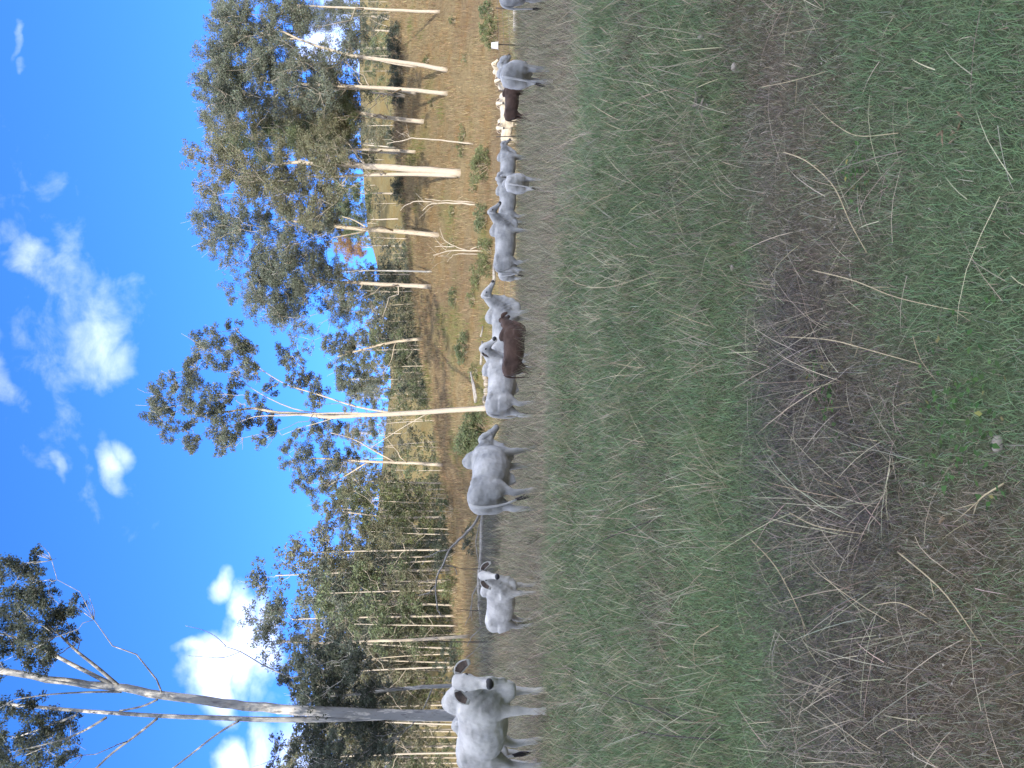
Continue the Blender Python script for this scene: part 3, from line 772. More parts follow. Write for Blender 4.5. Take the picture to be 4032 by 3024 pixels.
# --- smaller gum between the tall gum and the left forest
y0 = at(1193, 1745)[1]; y = y0
cl = z2([(1000, 735, 40), (955, 790, 45), (915, 850, 45), (930, 920, 48), (985, 870, 55), (1060, 715, 45), (1110, 735, 55), (1165, 680, 45), (1200, 730, 55), (1150, 790, 60), (1060, 850, 62), (1030, 930, 70), (1080, 985, 50), (1180, 860, 70),
         (1170, 930, 80), (1225, 920, 50), (1250, 695, 38), (1345, 740, 38), (1400, 685, 36), (1430, 735, 38), (980, 1035, 48), (1050, 1030, 55), (1070, 1090, 45), (1140, 1060, 45), (1200, 1030, 45), (1010, 990, 40), (1280, 870, 40), (1330, 880, 40)])
tr = vpx([(1193, 1745), (1200, 1650), (1203, 1560), (1206, 1450), (1215, 1330), (1220, 1230)], y)
build_tree('gum_tree', tr, .26, clumps_px(cl, y, 3.5, 1.2), 'grey', M_BARK, size=.21, dens=1.9, stems=[(vpx([(1203, 1560), (1250, 1470), (1300, 1390), (1320, 1300)], y, -2), .1, .03), (vpx([(1206, 1450), (1150, 1360), (1110, 1290)], y, 1.5), .1, .03)],
           label='round open-crowned gum left of the tall slender gum, its straight trunk on the golden strip')
y = y0 + 6
cl = z2([(1150, 1170, 45), (1200, 1140, 55), (1180, 1190, 45), (1260, 1080, 55), (1290, 1050, 45), (1230, 1180, 40), (1250, 1130, 50), (1300, 1000, 40), (1160, 1250, 45), (1140, 1300, 50), (1200, 1250, 60), (1180, 1320, 60), (1250, 1220, 55)])
bx = (990 - 1512) / F * y
build_tree('gum_tree', [np.array([bx, y, gz(bx, y)])] + vpx([(985, 1650), (990, 1500), (1010, 1350)], y), .2, clumps_px(cl, y, 3), 'olive', M_BARK_PALE, size=.28, label='olive gum leaning right at the right end of the left forest')

# --- gum behind the tall one, on its right
y = at(1690, 1660)[1]
cl = z2([(1150, 200, 40), (1170, 235, 55), (1245, 200, 60), (1285, 280, 65), (1240, 280, 55), (1215, 370, 60), (1260, 420, 60), (1240, 470, 50), (1300, 220, 45), (1390, 320, 45), (1400, 430, 55), (1350, 490, 50), (1460, 420, 50), (1290, 480, 50), (1420, 550, 45), (1330, 370, 40), (1390, 200, 40), (1310, 540, 35)])
tr = [at(1690, 1660)] + vpx([(1680, 1560), (1660, 1470), (1640, 1400), (1620, 1330)], y)
build_tree('gum_tree', tr, .26, clumps_px(cl, y, 4, 1.15), 'grey', M_BARK, size=.23, label='dusky gum directly behind the right side of the tall slender gum', dens=1.9)

# --- the great stand of gums on the golden hill at the right
def z3(lst): return [(3024 - (500 + b_ * .588), 700 + a_ * .588) for (a_, b_) in lst]
def z4(lst): return [(3024 - b_ * .588, 700 + a_ * .588) for (a_, b_) in lst]
def stand_tree(trunk_px, r0, ells, n, rc, leaf, label, bark=M_BARK_PALE, stems=(), extra=(), size=.205, dens=1.0, sp=4.0, dyt=0):
    b0 = at(*trunk_px[0]); y = b0[1]
    tr = [b0] + vpx(trunk_px[1:], y, dyt)
    lo = max(ells, key=lambda q: q[1]); cl = blob(ells, int(n * 1.35), rc * 1.1) + list(extra) + blob([(lo[0], min(lo[1] + 90, 1390), lo[2] * .9, 60)], 7, rc)
    clm = [(px(u, v, y + rng.normal(0, sp * .5)), r / F * y) for (u, v, r) in cl]
    sts = [(vpx(p, y, rng.uniform(-1.5, 1.5)), a_, c_) for (p, a_, c_) in sts_px(stems)]
    return build_tree('gum_tree', tr, r0, clm, leaf, bark, size=size, stems=sts, label=label, dens=dens, group='pale-trunked gums standing on the golden hill')
def sts_px(s): return s
e = lambda u, v, r: (u, v, r)
stand_tree(z3([(1695, 1070), (1480, 1058), (1240, 1045), (1130, 1040), (1000, 1040), (920, 1020)]), .34, [(1870, 1200, 130, 200), (1900, 1050, 110, 110), (1830, 1330, 60, 60), (1800, 1080, 80, 120)], 52, 45, 'grey',
           'leftmost gum of the hill stand, its white trunk forking beside the open sky', stems=[(z3([(1180, 1045), (1100, 1000), (1060, 980)]), .12, .06), (z3([(1000, 1045), (930, 1080), (890, 1110)]), .1, .04)],
           extra=[e(1890, 890, 40), e(1850, 920, 40), e(1820, 980, 45), e(1780, 1010, 45), e(1760, 1090, 50), e(1745, 1180, 45), e(1700, 1150, 40), e(1720, 1240, 45), e(1930, 930, 45), e(1700, 1380, 40), e(1740, 1420, 40), e(1760, 1480, 35), e(1650, 1210, 35)], sp=6)
stand_tree(z3([(1700, 970), (1560, 965), (1370, 962), (1180, 960), (1000, 955)]), .15, [(1960, 1180, 90, 160), (1980, 1000, 80, 90)], 26, 42, 'grey', 'thin grey gum between the forked white trunk and the leaning brown-barked one', bark=M_BARK_GREY, sp=6)
stand_tree(z3([(1745, 725), (1500, 700), (1290, 690), (1180, 680), (1000, 660), (850, 640), (700, 620)]), .36, [(2120, 1020, 110, 180), (2130, 870, 110, 90), (2050, 1180, 90, 120), (2180, 1200, 80, 130)], 62, 46, 'grey',
           'dusky-barked gum leaning over the dark shadow on the hill', bark=M_BARK, stems=[(z3([(1290, 690), (1180, 620), (1100, 600)]), .1, .05), (z3([(900, 640), (800, 600), (620, 620)]), .12, .05), (z3([(1250, 700), (1100, 730), (1040, 740)]), .09, .04)],
           extra=[e(2172, 765, 42), e(2190, 810, 45), e(2125, 790, 40), e(2085, 830, 45), e(2050, 850, 42), e(2235, 800, 42), e(2250, 850, 48), e(2170, 860, 50), e(2010, 900, 42), e(1990, 930, 42), e(1975, 880, 30)], sp=7)
stand_tree(z3([(1890, 310), (1700, 290), (1470, 275), (1250, 262), (1100, 250), (950, 250), (800, 235), (640, 250)]), .48, [(2350, 1050, 120, 200), (2340, 880, 100, 100), (2290, 1200, 130, 130), (2400, 1240, 100, 110)], 76, 48, 'olive',
           'largest gum of the hill stand, its massive mottled trunk hugged by a thinner stem', stems=[(z3([(1870, 325), (1700, 318), (1540, 315), (1400, 318), (1200, 325), (1000, 335), (830, 330)]), .26, .08), (z3([(1000, 255), (860, 235), (800, 215)]), .15, .06), (z3([(1540, 315), (1480, 325), (1380, 330)]), .1, .05)],
           extra=[e(2410, 735, 42), e(2440, 760, 45), e(2390, 780, 48), e(2370, 830, 50), e(2440, 830, 55), e(2310, 790, 42), e(2310, 850, 45), e(2360, 900, 50), e(2290, 770, 30), e(2480, 850, 50)], sp=7, size=.2)
stand_tree(z3([(1590, 168), (1450, 155), (1290, 152), (1150, 150), (1000, 145), (800, 140)]), .28, [(2450, 1050, 100, 180), (2470, 900, 80, 100), (2480, 1250, 90, 120)], 52, 46, 'green', 'white-trunked gum just right of the largest trunk', sp=8)
stand_tree(z3([(1465, 138), (1370, 130), (1240, 118), (1100, 105)]), .26, [(2520, 1150, 70, 160), (2520, 1300, 70, 80)], 28, 44, 'grey', 'farther gum with a short pale trunk right of the largest trunk', sp=8, size=.3)
stand_tree(z4([(1645, 815), (1500, 800), (1370, 785), (1160, 745), (1000, 720), (800, 700)]), .36, [(2600, 1020, 100, 180), (2580, 870, 90, 70), (2590, 1260, 110, 130)], 60, 46, 'olive', 'gum on the hill with a short thick pale trunk right of a thin leaning sapling', sp=7)
stand_tree(z4([(1805, 628), (1600, 605), (1400, 590), (1180, 578), (1000, 575), (800, 560), (600, 550)]), .30, [(2690, 1000, 90, 180), (2680, 870, 110, 90), (2720, 1230, 110, 110)], 60, 46, 'grey', 'tall straight gum at the front of a group of three white trunks',
           stems=[(z4([(900, 575), (750, 550), (560, 545)]), .12, .04)], extra=[e(2640, 800, 45), e(2700, 795, 42), e(2720, 820, 45), e(2670, 850, 50), e(2600, 820, 42)], sp=6)
stand_tree(z4([(1605, 628), (1480, 605), (1360, 595), (1180, 575)]), .22, [(2640, 1330, 70, 100)], 14, 42, 'green', 'middle one of the group of three white trunks', sp=6)
stand_tree(z4([(1520, 648), (1400, 630), (1260, 615), (1030, 595)]), .24, [(2600, 1370, 60, 60), (2650, 1200, 60, 100)], 16, 42, 'dark', 'left and farthest one of the group of three white trunks', sp=6)
stand_tree(z4([(1803, 470), (1650, 440), (1450, 410), (1250, 385), (1120, 362), (950, 315), (800, 260), (680, 200)]), .32, [(2790, 1240, 60, 90), (2810, 1040, 100, 150), (2790, 880, 80, 80)], 50, 46, 'grey',
           'gum with a long leaning white trunk and a thin stem alongside', stems=[(z4([(1600, 450), (1450, 430), (1300, 395)]), .1, .05), (z4([(800, 260), (700, 260), (560, 220)]), .1, .04)], sp=6)
stand_tree(z4([(1755, 80), (1600, 75), (1400, 66), (1200, 55), (920, 43), (700, 30)]), .24, [(2960, 1050, 110, 190), (2920, 900, 90, 70)], 56, 46, 'grey', 'straight slender gum nearest the right picture edge', sp=6,
           extra=[e(2950, 880, 45), e(2990, 900, 50), e(2890, 930, 45), e(2850, 980, 45), e(2870, 900, 40)])
stand_tree(z4([(1410, 128), (1280, 105), (1100, 92), (1000, 50)]), .36, [(2960, 1260, 50, 60), (3010, 1330, 50, 60)], 12, 42, 'grey', 'thick-trunked gum leaning right behind the slender edge gum', sp=6)
stand_tree(z3([(1505, 797), (1340, 795), (1200, 790)]), .22, [(2050, 1350, 40, 40)], 3, 34, 'rust', 'far white trunk with a rust-brown dying crown', sp=5, size=.32)
stand_tree(z3([(1475, 615), (1350, 620), (1230, 618)]), .24, [(2170, 1360, 70, 60)], 12, 42, 'green', 'far double white trunk on the crest behind the leaning brown-barked gum', sp=5, size=.32)
# hanging lower foliage in the middle of the stand
for (u, v, ru, rv, lf, lab) in ((2260, 1390, 80, 70, 'green', 'low leafy gum filling the gap left of the largest trunk'), (2420, 1400, 70, 70, 'olive', 'low bushy gum behind the largest white trunk'), (2900, 1390, 90, 50, 'grey', 'low feathery gum on the crest at the right')):
    b0 = at(u, 1590); y = b0[1] + 4
    build_tree('gum_tree', [np.array([b0[0] * y / b0[1], y, gz(b0[0] * y / b0[1], y)])] + vpx([(u + 5, 1480), (u, v - 20)], y), .2, [(px(a_, c_, y + rng.normal(0, 2)), r / F * y) for (a_, c_, r) in blob([(u, v, ru, rv)], 14, 42)], lf, M_BARK_PALE, size=.3, label=lab, group='low gums filling the stand on the hill')

# --- dead saplings on the hill
def dead_tree(lines, label, r=.09, bark=M_BARK_PALE, name='dead_sapling', y=None, cat='dead tree', dy=.6, group='bleached dead saplings on the golden hill'):
    b0 = at(*lines[0][0]) if y is None else np.array([(lines[0][0][0] - 1512) / F * y, y, gz((lines[0][0][0] - 1512) / F * y, y)])
    y = b0[1]; mb = MB()
    for i, ln in enumerate(lines):
        P = np.array(vpx(ln, y, rng.uniform(-dy, dy) if i else 0)) - b0
        if i == 0: P[0] = (0, 0, -.1)
        t = np.linspace(0, len(P) - 1, (len(P) - 1) * 3 + 1); Q = np.stack([np.interp(t, np.arange(len(P)), P[:, k]) for k in range(3)], 1)
        Q[1:-1] = (Q[:-2] + 2 * Q[1:-1] + Q[2:]) / 4
        Q[1:-1] += rng.normal(0, .02, Q[1:-1].shape) * y / 60
        ra = r * (1 if i == 0 else .6)
        mb.tube(Q, np.linspace(ra, ra * .3, len(Q)), 6)
        for _ in range(2 if i else 3):
            k = rng.integers(len(Q) // 2, len(Q) - 1); e2 = Q[k] + rng.normal(0, .012, 3) * y + np.array([0, 0, .012 * y])
            mb.tube([Q[k], (Q[k] + e2) / 2 + rng.normal(0, .003, 3) * y, e2], [ra * .35, ra * .22, ra * .1], 4)
    return link_obj(name, mb, bark, b0, label, cat, group)
def link_obj(name, mb, m, loc, label, cat, group=None):
    o = link_mesh(name, mb.mesh(name), m, label=label, cat=cat, group=group); o.location = loc; return o
dead_tree([z3([(1980, 115), (1880, 100), (1700, 85), (1560, 75), (1480, 95), (1400, 110)]), z3([(1560, 78), (1530, 40)])], 'long thin dead sapling leaning right below the largest trunk on the right', .08)
dead_tree([z3([(2003, 520), (1850, 510), (1690, 510), (1640, 560)]), z3([(1990, 505), (1850, 495), (1720, 490), (1655, 480)]), z3([(1700, 500), (1600, 495), (1530, 520), (1490, 560)])], 'twin-stemmed dead sapling curling left, halfway up the golden hill', .09)
dead_tree([z3([(2042, 832), (1900, 828), (1800, 830), (1710, 860)]), z3([(2020, 852), (1900, 850), (1840, 855), (1805, 905)]), z3([(1950, 830), (1850, 800), (1780, 760), (1755, 680)]), z3([(1960, 820), (2010, 800), (2040, 785)]), z3([(1850, 802), (1780, 800), (1720, 800)])], 'many-branched dead bush with white stems low on the golden hill', .08)
dead_tree([z3([(1640, 1120), (1690, 1085), (1760, 1075), (1800, 1065)])], 'fallen pale branch at the foot of the forked white trunk', .06, name='fallen_branch', cat='branch')
dead_tree([z4([(1530, 640), (1450, 615), (1400, 650), (1350, 690)]), z4([(1410, 660), (1400, 710), (1420, 750)])], 'broken dead limb hanging beside the group of three white trunks', .07, name='dead_limb', cat='branch')
dead_tree([z4([(1410, 180), (1350, 160), (1290, 130), (1270, 110)]), z4([(1360, 165), (1300, 150), (1230, 150)])], 'dead branches tangled left of the thick-trunked gum', .07, name='dead_limb', cat='branch')

# --- forest copies: a few kinds, each built once and set out singly
def forest_proto(h, cr, n, leaf, bark, size, low=.35, lean=0):
    tr = [np.array([0, 0, 0.]), np.array([lean * .2, 0, h * .3]), np.array([lean * .5, .1, h * .6]), np.array([lean, .2, h * .88])]
    cl = []
    for _ in range(n):
        t = rng.uniform(low, 1); w = cr * math.sin(min(1, (1.08 - t) * 2.2) * math.pi / 2) ** .8
        th = rng.uniform(0, 6.28); q = rng.random() ** .5 * w
        cl.append((np.array([lean * t + q * math.cos(th), q * math.sin(th), h * t]), rng.uniform(.8, 1.5) * cr / 3.6))
    ro = build_tree('forest_gum', tr, h * .0082, cl, leaf, bark, size=size, dens=.85, twigs=1)
    return ro
protos = []
for (h, cr, n, leaf, bark, low, lean) in ((20, 4.2, 30, 'olive', M_BARK_PALE, .42, .6), (23, 4.6, 34, 'grey', M_BARK_PALE, .45, -.8), (17, 4.0, 28, 'green', M_BARK_PALE, .30, .3),
                                          (19, 3.4, 22, 'pale', M_BARK_PALE, .5, 1.2), (14, 3.6, 26, 'dark', M_BARK, .25, 0), (16, 3.4, 24, 'olive', M_BARK, .35, -1), (12, 3.4, 24, 'lime', M_BARK_PALE, .2, .5)):
    protos.append(forest_proto(h, cr, n, leaf, bark, .40, low, lean))
def copy_tree(src, loc, rz, s, label, group):
    r = src.copy(); COL.objects.link(r); r.location = loc; r.rotation_euler = (0, 0, rz); r.scale = (s, s, s * rnd.uniform(.93, 1.07))
    r['label'] = label; r['category'] = 'tree'; r['group'] = group
    for ch in src.children:
        c = ch.copy(); COL.objects.link(c); c.parent = r
    return r
LAB = ['slim olive gum in the packed forest left of the tall slender gum', 'tall grey-green gum in the packed forest left of the tall slender gum', 'mid-height green gum in the packed forest left of the tall slender gum',
       'thin pale-leaved gum in the packed forest left of the tall slender gum', 'dark low gum in the packed forest left of the tall slender gum', 'leaning olive gum in the packed forest left of the tall slender gum', 'small lime-green young gum in the packed forest left of the tall slender gum']
GL = 'white-trunked gums in the left forest'
def zone(U, y):
    z = 'at the left picture edge' if U < 90 else 'beside the double-stemmed gum' if U < 330 else 'behind the head of the huge bull' if U < 540 else 'behind the white calf' if U < 800 else 'left of the middle bull' if U < 1000 else 'above the middle bull'
    z = z.replace('behind the head of the huge bull', 'behind the huge bull')
    return z, ('front row' if y < 93 else 'second rank' if y < 105 else 'third rank' if y < 122 else 'rear rank' if y < 145 else 'rearmost')
def put(k, U, y, s, side='left'):
    x = (U - 1512) / F * y; lab = LAB[k]
    z_, d_ = zone(U, y)
    if side == 'left': lab = lab.replace('in the packed forest left of the tall slender gum', 'in ' + d_ + ' of the forest ' + z_)
    kind_ = lab.split(' in the ')[0]; rk = int(y / 6)
    ranks = ['nearest', 'near', 'middle-depth', 'deep', 'deeper', 'farthest']
    if side == 'mid':
        w_ = 'right of the tall gum' if U < 1580 else 'above the red-brown beast' if U < 1720 else 'above the raised-chin cow' if U < 1860 else 'left of the forked white trunk'
        lab = kind_ + ' on the dim crest ' + w_ + ', ' + ranks[min(5, int((y - 114) / 9))]
    if side == 'right':
        w_ = 'behind the forked white trunk' if U < 2080 else 'behind the twin-stemmed dead sapling' if U < 2290 else 'behind the largest trunk' if U < 2480 else 'behind the short thick trunk' if U < 2620 else 'behind the leaning white trunk' if U < 2860 else 'at the right picture edge'
        lab = kind_ + ' in far woods ' + w_ + ', ' + ranks[min(5, max(0, int((y - 125) / 28)))]
    if side == 'back':
        w_ = 'at the left edge' if U < 250 else 'above the white calf' if U < 800 else 'above the middle bull' if U < 1300 else 'beside the tall slender gum'
        lab = kind_ + ' on the skyline ' + w_ + ', ' + ranks[min(5, int((y - 178) / 14))]
    copy_tree(protos[k], (x, y, gz(x, y) - .1), rnd.uniform(0, 6.28), s, lab, {'left': GL, 'mid': 'dim gums on the crest', 'right': 'gums of the far woods at right', 'back': 'skyline gums at left'}[side])
for k, (U, y, s) in enumerate([(60, 88, 1.0), (600, 96, 1.05), (700, 86, .95), (780, 92, 1.05), (860, 88, .9), (560, 84, .8), (470, 92, .95), (1060, 104, .85), (940, 92, .8), (400, 84, .85), (330, 100, 1.05), (250, 94, 1.0), (170, 86, .9), (-20, 92, 1.0), (640, 108, 1.15),
                              (740, 112, 1.15), (820, 106, 1.1), (900, 114, 1.0), (990, 118, .9), (1100, 122, .85), (520, 112, 1.1), (430, 116, 1.1), (120, 110, 1.1), (20, 116, 1.15), (-90, 104, 1.1), (690, 128, 1.2), (800, 132, 1.15), (590, 132, 1.15), (880, 138, 1.1), (980, 142, 1.0),
                              (1080, 146, .95), (300, 130, 1.15), (200, 126, 1.15), (1170, 150, .9), (1250, 155, .9)]):
    put(int([0, 1, 2, 1, 0, 2, 3, 5, 6, 3, 1, 0, 3, 1, 1, 0, 3, 2, 5, 5, 1, 0, 1, 1, 0, 1, 0, 3, 2, 0, 5, 1, 0, 2, 6][k]), U, y, s)
for i in range(34):      # slimmer stems deeper in
    U = rnd.uniform(-60, 1330); y = rnd.uniform(88, 170)
    if U > 1000: y = rnd.uniform(120, 175)
    put(rnd.choice([0, 1, 2, 3, 3, 5, 6]), U, y, rnd.uniform(.6, .95))
for i in range(34): put(rnd.choice([0, 1, 2, 3]), rnd.uniform(-60, 1000), rnd.uniform(122, 178), rnd.uniform(.9, 1.2))
for i in range(28): put(rnd.choice([0, 1, 2, 4, 5]), rnd.uniform(-60, 1750), rnd.uniform(180, 260), rnd.uniform(.8, 1.1), 'back')
for i in range(56):
    U = rnd.uniform(1440, 2050); put(rnd.choice([4, 4, 4, 2, 5]), U, rnd.uniform(116, 165), rnd.uniform(.6, .95) * (1.12 if 1620 < U < 1900 else .8), 'mid')
for i in range(30): put(rnd.choice([0, 2, 4, 5, 6, 3]), rnd.uniform(1950, 3070), rnd.uniform(150, 290), rnd.uniform(.6, 1.0), 'right')
for (U, y, k_, s_) in ((1440, 118, 5, .5), (1475, 128, 2, .55), (1505, 122, 4, .6), (1530, 134, 5, .6), (1400, 126, 6, .6), (1560, 124, 2, .6)): put(k_, U, y, s_, 'mid')
for i in range(6): put(rnd.choice([2, 4, 5]), rnd.uniform(2700, 3100), rnd.uniform(128, 142), rnd.uniform(.35, .55), 'right')
for i in range(21): put(rnd.choice([2, 6, 6, 5, 0]), rnd.uniform(-60, 1000), rnd.uniform(82, 120), rnd.uniform(.32, .6))
for i in range(38): put(rnd.choice([0, 2, 3, 5, 6]), rnd.uniform(1000, 1560), rnd.uniform(150, 318), rnd.uniform(.55, .9), 'back')
# the first ones were only models for the copies: give them places too
for k, pr in enumerate(protos):
    U = [1120, 90, 1010, 640, 1760, 1290, 1040][k]; y = [112, 98, 101, 100, 140, 133, 97][k]
    x = (U - 1512) / F * y; pr.location = (x, y, gz(x, y) - .1); tag(pr, LAB[k].split(' in the ')[0] + (' in the forest ' + ', '.join(zone(U, y)) if k not in (4, 5) else ' alone at the crest beside the tall slender gum'), 'tree', GL if k != 4 else 'dim gums on the crest')
# gum out of frame on the left, which shades the double-stemmed gum
cl = []
for _ in range(130):
    th = rng.uniform(0, 6.28); q = rng.random() ** .5 * 6.5; cl.append((np.array([-24 + q * math.cos(th), 14 + q * math.sin(th), rng.uniform(9, 37)]), rng.uniform(1.1, 1.9)))
build_tree('gum_tree', [np.array([-24, 14, gz(-24, 14)]), np.array([-24, 14, 12.]), np.array([-23.5, 14, 24.]), np.array([-24, 14, 34.])], .5, cl, 'olive', M_BARK_GREY, size=.45, dens=.8, label='towering gum outside the picture on the left, shading the double-stemmed gum')

# ------------------------------------------------------------------ shrubs
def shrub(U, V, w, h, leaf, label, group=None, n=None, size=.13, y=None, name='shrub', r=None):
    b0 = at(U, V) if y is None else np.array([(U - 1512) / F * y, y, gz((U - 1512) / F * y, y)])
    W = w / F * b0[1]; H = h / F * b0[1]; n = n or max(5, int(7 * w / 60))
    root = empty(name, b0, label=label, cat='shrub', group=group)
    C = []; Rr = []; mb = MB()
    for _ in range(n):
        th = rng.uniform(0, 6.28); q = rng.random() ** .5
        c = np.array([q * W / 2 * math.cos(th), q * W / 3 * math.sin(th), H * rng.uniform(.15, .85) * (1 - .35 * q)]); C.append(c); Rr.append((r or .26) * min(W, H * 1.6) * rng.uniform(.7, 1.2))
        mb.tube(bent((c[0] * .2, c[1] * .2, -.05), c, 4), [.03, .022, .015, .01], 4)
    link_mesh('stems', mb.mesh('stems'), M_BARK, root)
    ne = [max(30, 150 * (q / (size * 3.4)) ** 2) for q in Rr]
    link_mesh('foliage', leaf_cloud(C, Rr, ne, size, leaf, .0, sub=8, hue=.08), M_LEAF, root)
    return root
shrub(1318, 1912, 170, 150, 'green', 'dense rounded green shrub left of the foot of the tall slender gum', n=34, size=.17)
GS = 'small green shrubs on the golden hill'
for (U, V, w, h, lf, lab) in ((2380, 1925, 130, 85, 'lime', 'broad light-green shrub under the largest trunk'), (2300, 1880, 70, 50, 'lime', 'light-green shrub tucked left of the broad one under the largest trunk'),
                              (2165, 1920, 100, 70, 'green', 'darker green shrub right behind the head of the cow with the raised chin'), (2010, 1935, 150, 70, 'lime', 'long low lime shrub at the foot of the many-branched dead bush'), (1930, 1890, 90, 50, 'lime', 'low lime shrub left of the many-branched dead bush'),
                              (2440, 1830, 60, 40, 'lime', 'small lime shrub beside the long thin dead sapling'), (2190, 1790, 50, 35, 'lime', 'tiny shrub near the twin-stemmed dead sapling'), (2230, 1600, 40, 30, 'lime', 'tiny shrub on the crest above the twin-stemmed sapling'),
                              (2500, 1830, 60, 35, 'lime', 'small shrub midway up the hill between two leaning trunks'), (2620, 1710, 40, 30, 'lime', 'small shrub near the foot of the group of three trunks'), (2900, 1960, 120, 90, 'lime', 'bright green shrub below the slender edge gum beside the fence'),
                              (2975, 1945, 90, 70, 'green', 'bright green shrub at the right edge above the cropped cow'), (2940, 1795, 50, 35, 'lime', 'small shrub at the edge of the shadow on the right of the hill'), (2790, 1690, 50, 35, 'lime', 'small shrub right of the leaning white trunk'),
                              (1850, 1800, 70, 45, 'green', 'dusty green shrub uphill from the first grey cow'), (1650, 1845, 130, 60, 'green', 'dull green shrub patch above the red-brown beast'), (1560, 1880, 70, 40, 'lime', 'low shrub beside the fallen pale log'), (1840, 1870, 70, 40, 'lime', 'yellow-green shrub above the first grey cow'),
                              (2070, 1790, 50, 35, 'lime', 'small shrub right of the many-branched dead bush'), (2790, 1840, 40, 28, 'lime', 'lone tiny shrub on the open gold slope')):
    shrub(U, V, w, h, lf, lab, GS, size=.15)
for (U, y, w, h, lf, lab) in ((700, 78, 110, 90, 'lime', 'yellow-green bush on the golden strip behind the white calf'), (860, 80, 120, 130, 'dark', 'dark bush at the right end of the golden strip'), (490, 70, 80, 60, 'green', 'green bush behind the ear of the big bull'),
                              (420, 74, 120, 130, 'dark', 'dusky thicket left of the yellow-green bush'), (300, 62, 110, 130, 'dark', 'dark thicket just above the head of the big white bull'), (1010, 82, 90, 110, 'green', 'green bush above the rump of the middle bull'), (900, 60, 90, 80, 'dark', 'dark shrub left of the rump of the middle bull')):
    shrub(U, 0, w, h, lf, lab, 'bushes along the golden strip', y=y, size=.16)
# darker mass of hill shade: low bushes on the crest at the right
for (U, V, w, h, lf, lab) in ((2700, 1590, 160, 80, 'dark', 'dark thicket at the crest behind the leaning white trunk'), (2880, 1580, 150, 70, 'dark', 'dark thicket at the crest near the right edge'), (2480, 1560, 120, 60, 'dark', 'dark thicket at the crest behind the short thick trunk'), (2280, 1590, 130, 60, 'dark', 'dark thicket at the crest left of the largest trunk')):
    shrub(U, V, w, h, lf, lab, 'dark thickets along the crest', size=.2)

# ------------------------------------------------------------------ fallen grey tree on the bank at left
yb = 36.0
P = vpx([(420, 1918), (560, 1905), (640, 1893), (760, 1890), (850, 1897), (960, 1898), (1060, 1903)], yb)
fb = P[0].copy(); root = empty('fallen_tree', fb, label='fallen dead grey tree lying behind the white calf, its limbs arching up', cat='fallen tree')
Q = np.array(P) - fb; mb = MB(); t = np.linspace(0, 6, 22); Q2 = np.stack([np.interp(t, np.arange(7), Q[:, k]) for k in range(3)], 1); Q2 += rng.normal(0, .015, Q2.shape)
mb.tube(Q2, np.linspace(.17, .10, 22) * (1 + rng.normal(0, .09, 22)), 9); link_mesh('trunk', mb.mesh('trunk'), M_DEADWOOD, root)
for ln, ra in (([(1000, 1888), (955, 1865), (905, 1815), (860, 1765), (800, 1745), (760, 1720), (700, 1715), (640, 1720), (600, 1735)], .075), ([(860, 1765), (850, 1720), (830, 1680), (800, 1660)], .03), ([(800, 1745), (795, 1790), (760, 1800)], .03),
               ([(720, 1717), (690, 1690), (680, 1650)], .025), ([(960, 1888), (900, 1872), (820, 1880), (780, 1895)], .03), ([(740, 1890), (690, 1862), (620, 1855), (580, 1858)], .035), ([(640, 1855), (600, 1850), (560, 1830)], .022),
               ([(560, 1905), (520, 1860), (480, 1840)], .035), ([(520, 1905), (470, 1880), (400, 1800)], .03), ([(700, 1890), (660, 1880), (600, 1895)], .02)):
    P = np.array(vpx(ln, yb, rng.uniform(-.6, .6))) - fb; t = np.linspace(0, len(P) - 1, len(P) * 3); Q = np.stack([np.interp(t, np.arange(len(P)), P[:, k]) for k in range(3)], 1)
    Q[1:-1] = (Q[:-2] + 2 * Q[1:-1] + Q[2:]) / 4; Q[1:-1] += rng.normal(0, .012, Q[1:-1].shape)
    mb = MB(); mb.tube(Q, np.linspace(ra, ra * .4, len(Q)), 6); link_mesh('limb', mb.mesh('limb'), M_DEADWOOD, root)
M_DSAP = mat('dark_sapling', (.07, .065, .065), .9)
dead_tree([[(497, 1960), (497, 1800), (500, 1630)]], 'straight thin dark sapling left of the white calf', .028, M_DSAP, name='dark_sapling', y=31., group='thin dark saplings by the fallen tree', dy=.1)
dead_tree([[(617, 1895), (622, 1860), (625, 1810)]], 'short thin dark sapling above the back of the white calf', .025, M_DSAP, name='dark_sapling', y=35., group='thin dark saplings by the fallen tree', dy=.1)
dead_tree([[(785, 1890), (782, 1830), (795, 1760), (792, 1700)]], 'thin dark sapling rising past the arched limb of the fallen tree', .022, M_DSAP, name='dark_sapling', y=35., group='thin dark saplings by the fallen tree', dy=.1)
# long matted grass below the fallen tree, the shade there put into its dark colour
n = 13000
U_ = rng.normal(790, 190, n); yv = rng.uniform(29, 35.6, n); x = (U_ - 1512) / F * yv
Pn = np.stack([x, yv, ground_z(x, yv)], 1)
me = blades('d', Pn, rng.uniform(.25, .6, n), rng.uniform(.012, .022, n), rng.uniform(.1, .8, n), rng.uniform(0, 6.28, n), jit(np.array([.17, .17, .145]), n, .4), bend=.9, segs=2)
link_mesh('bank_grass', me, M_GRASS, label='matted grass on the bank, darkened for the shade under the fallen grey tree', cat='grass', kind='stuff')
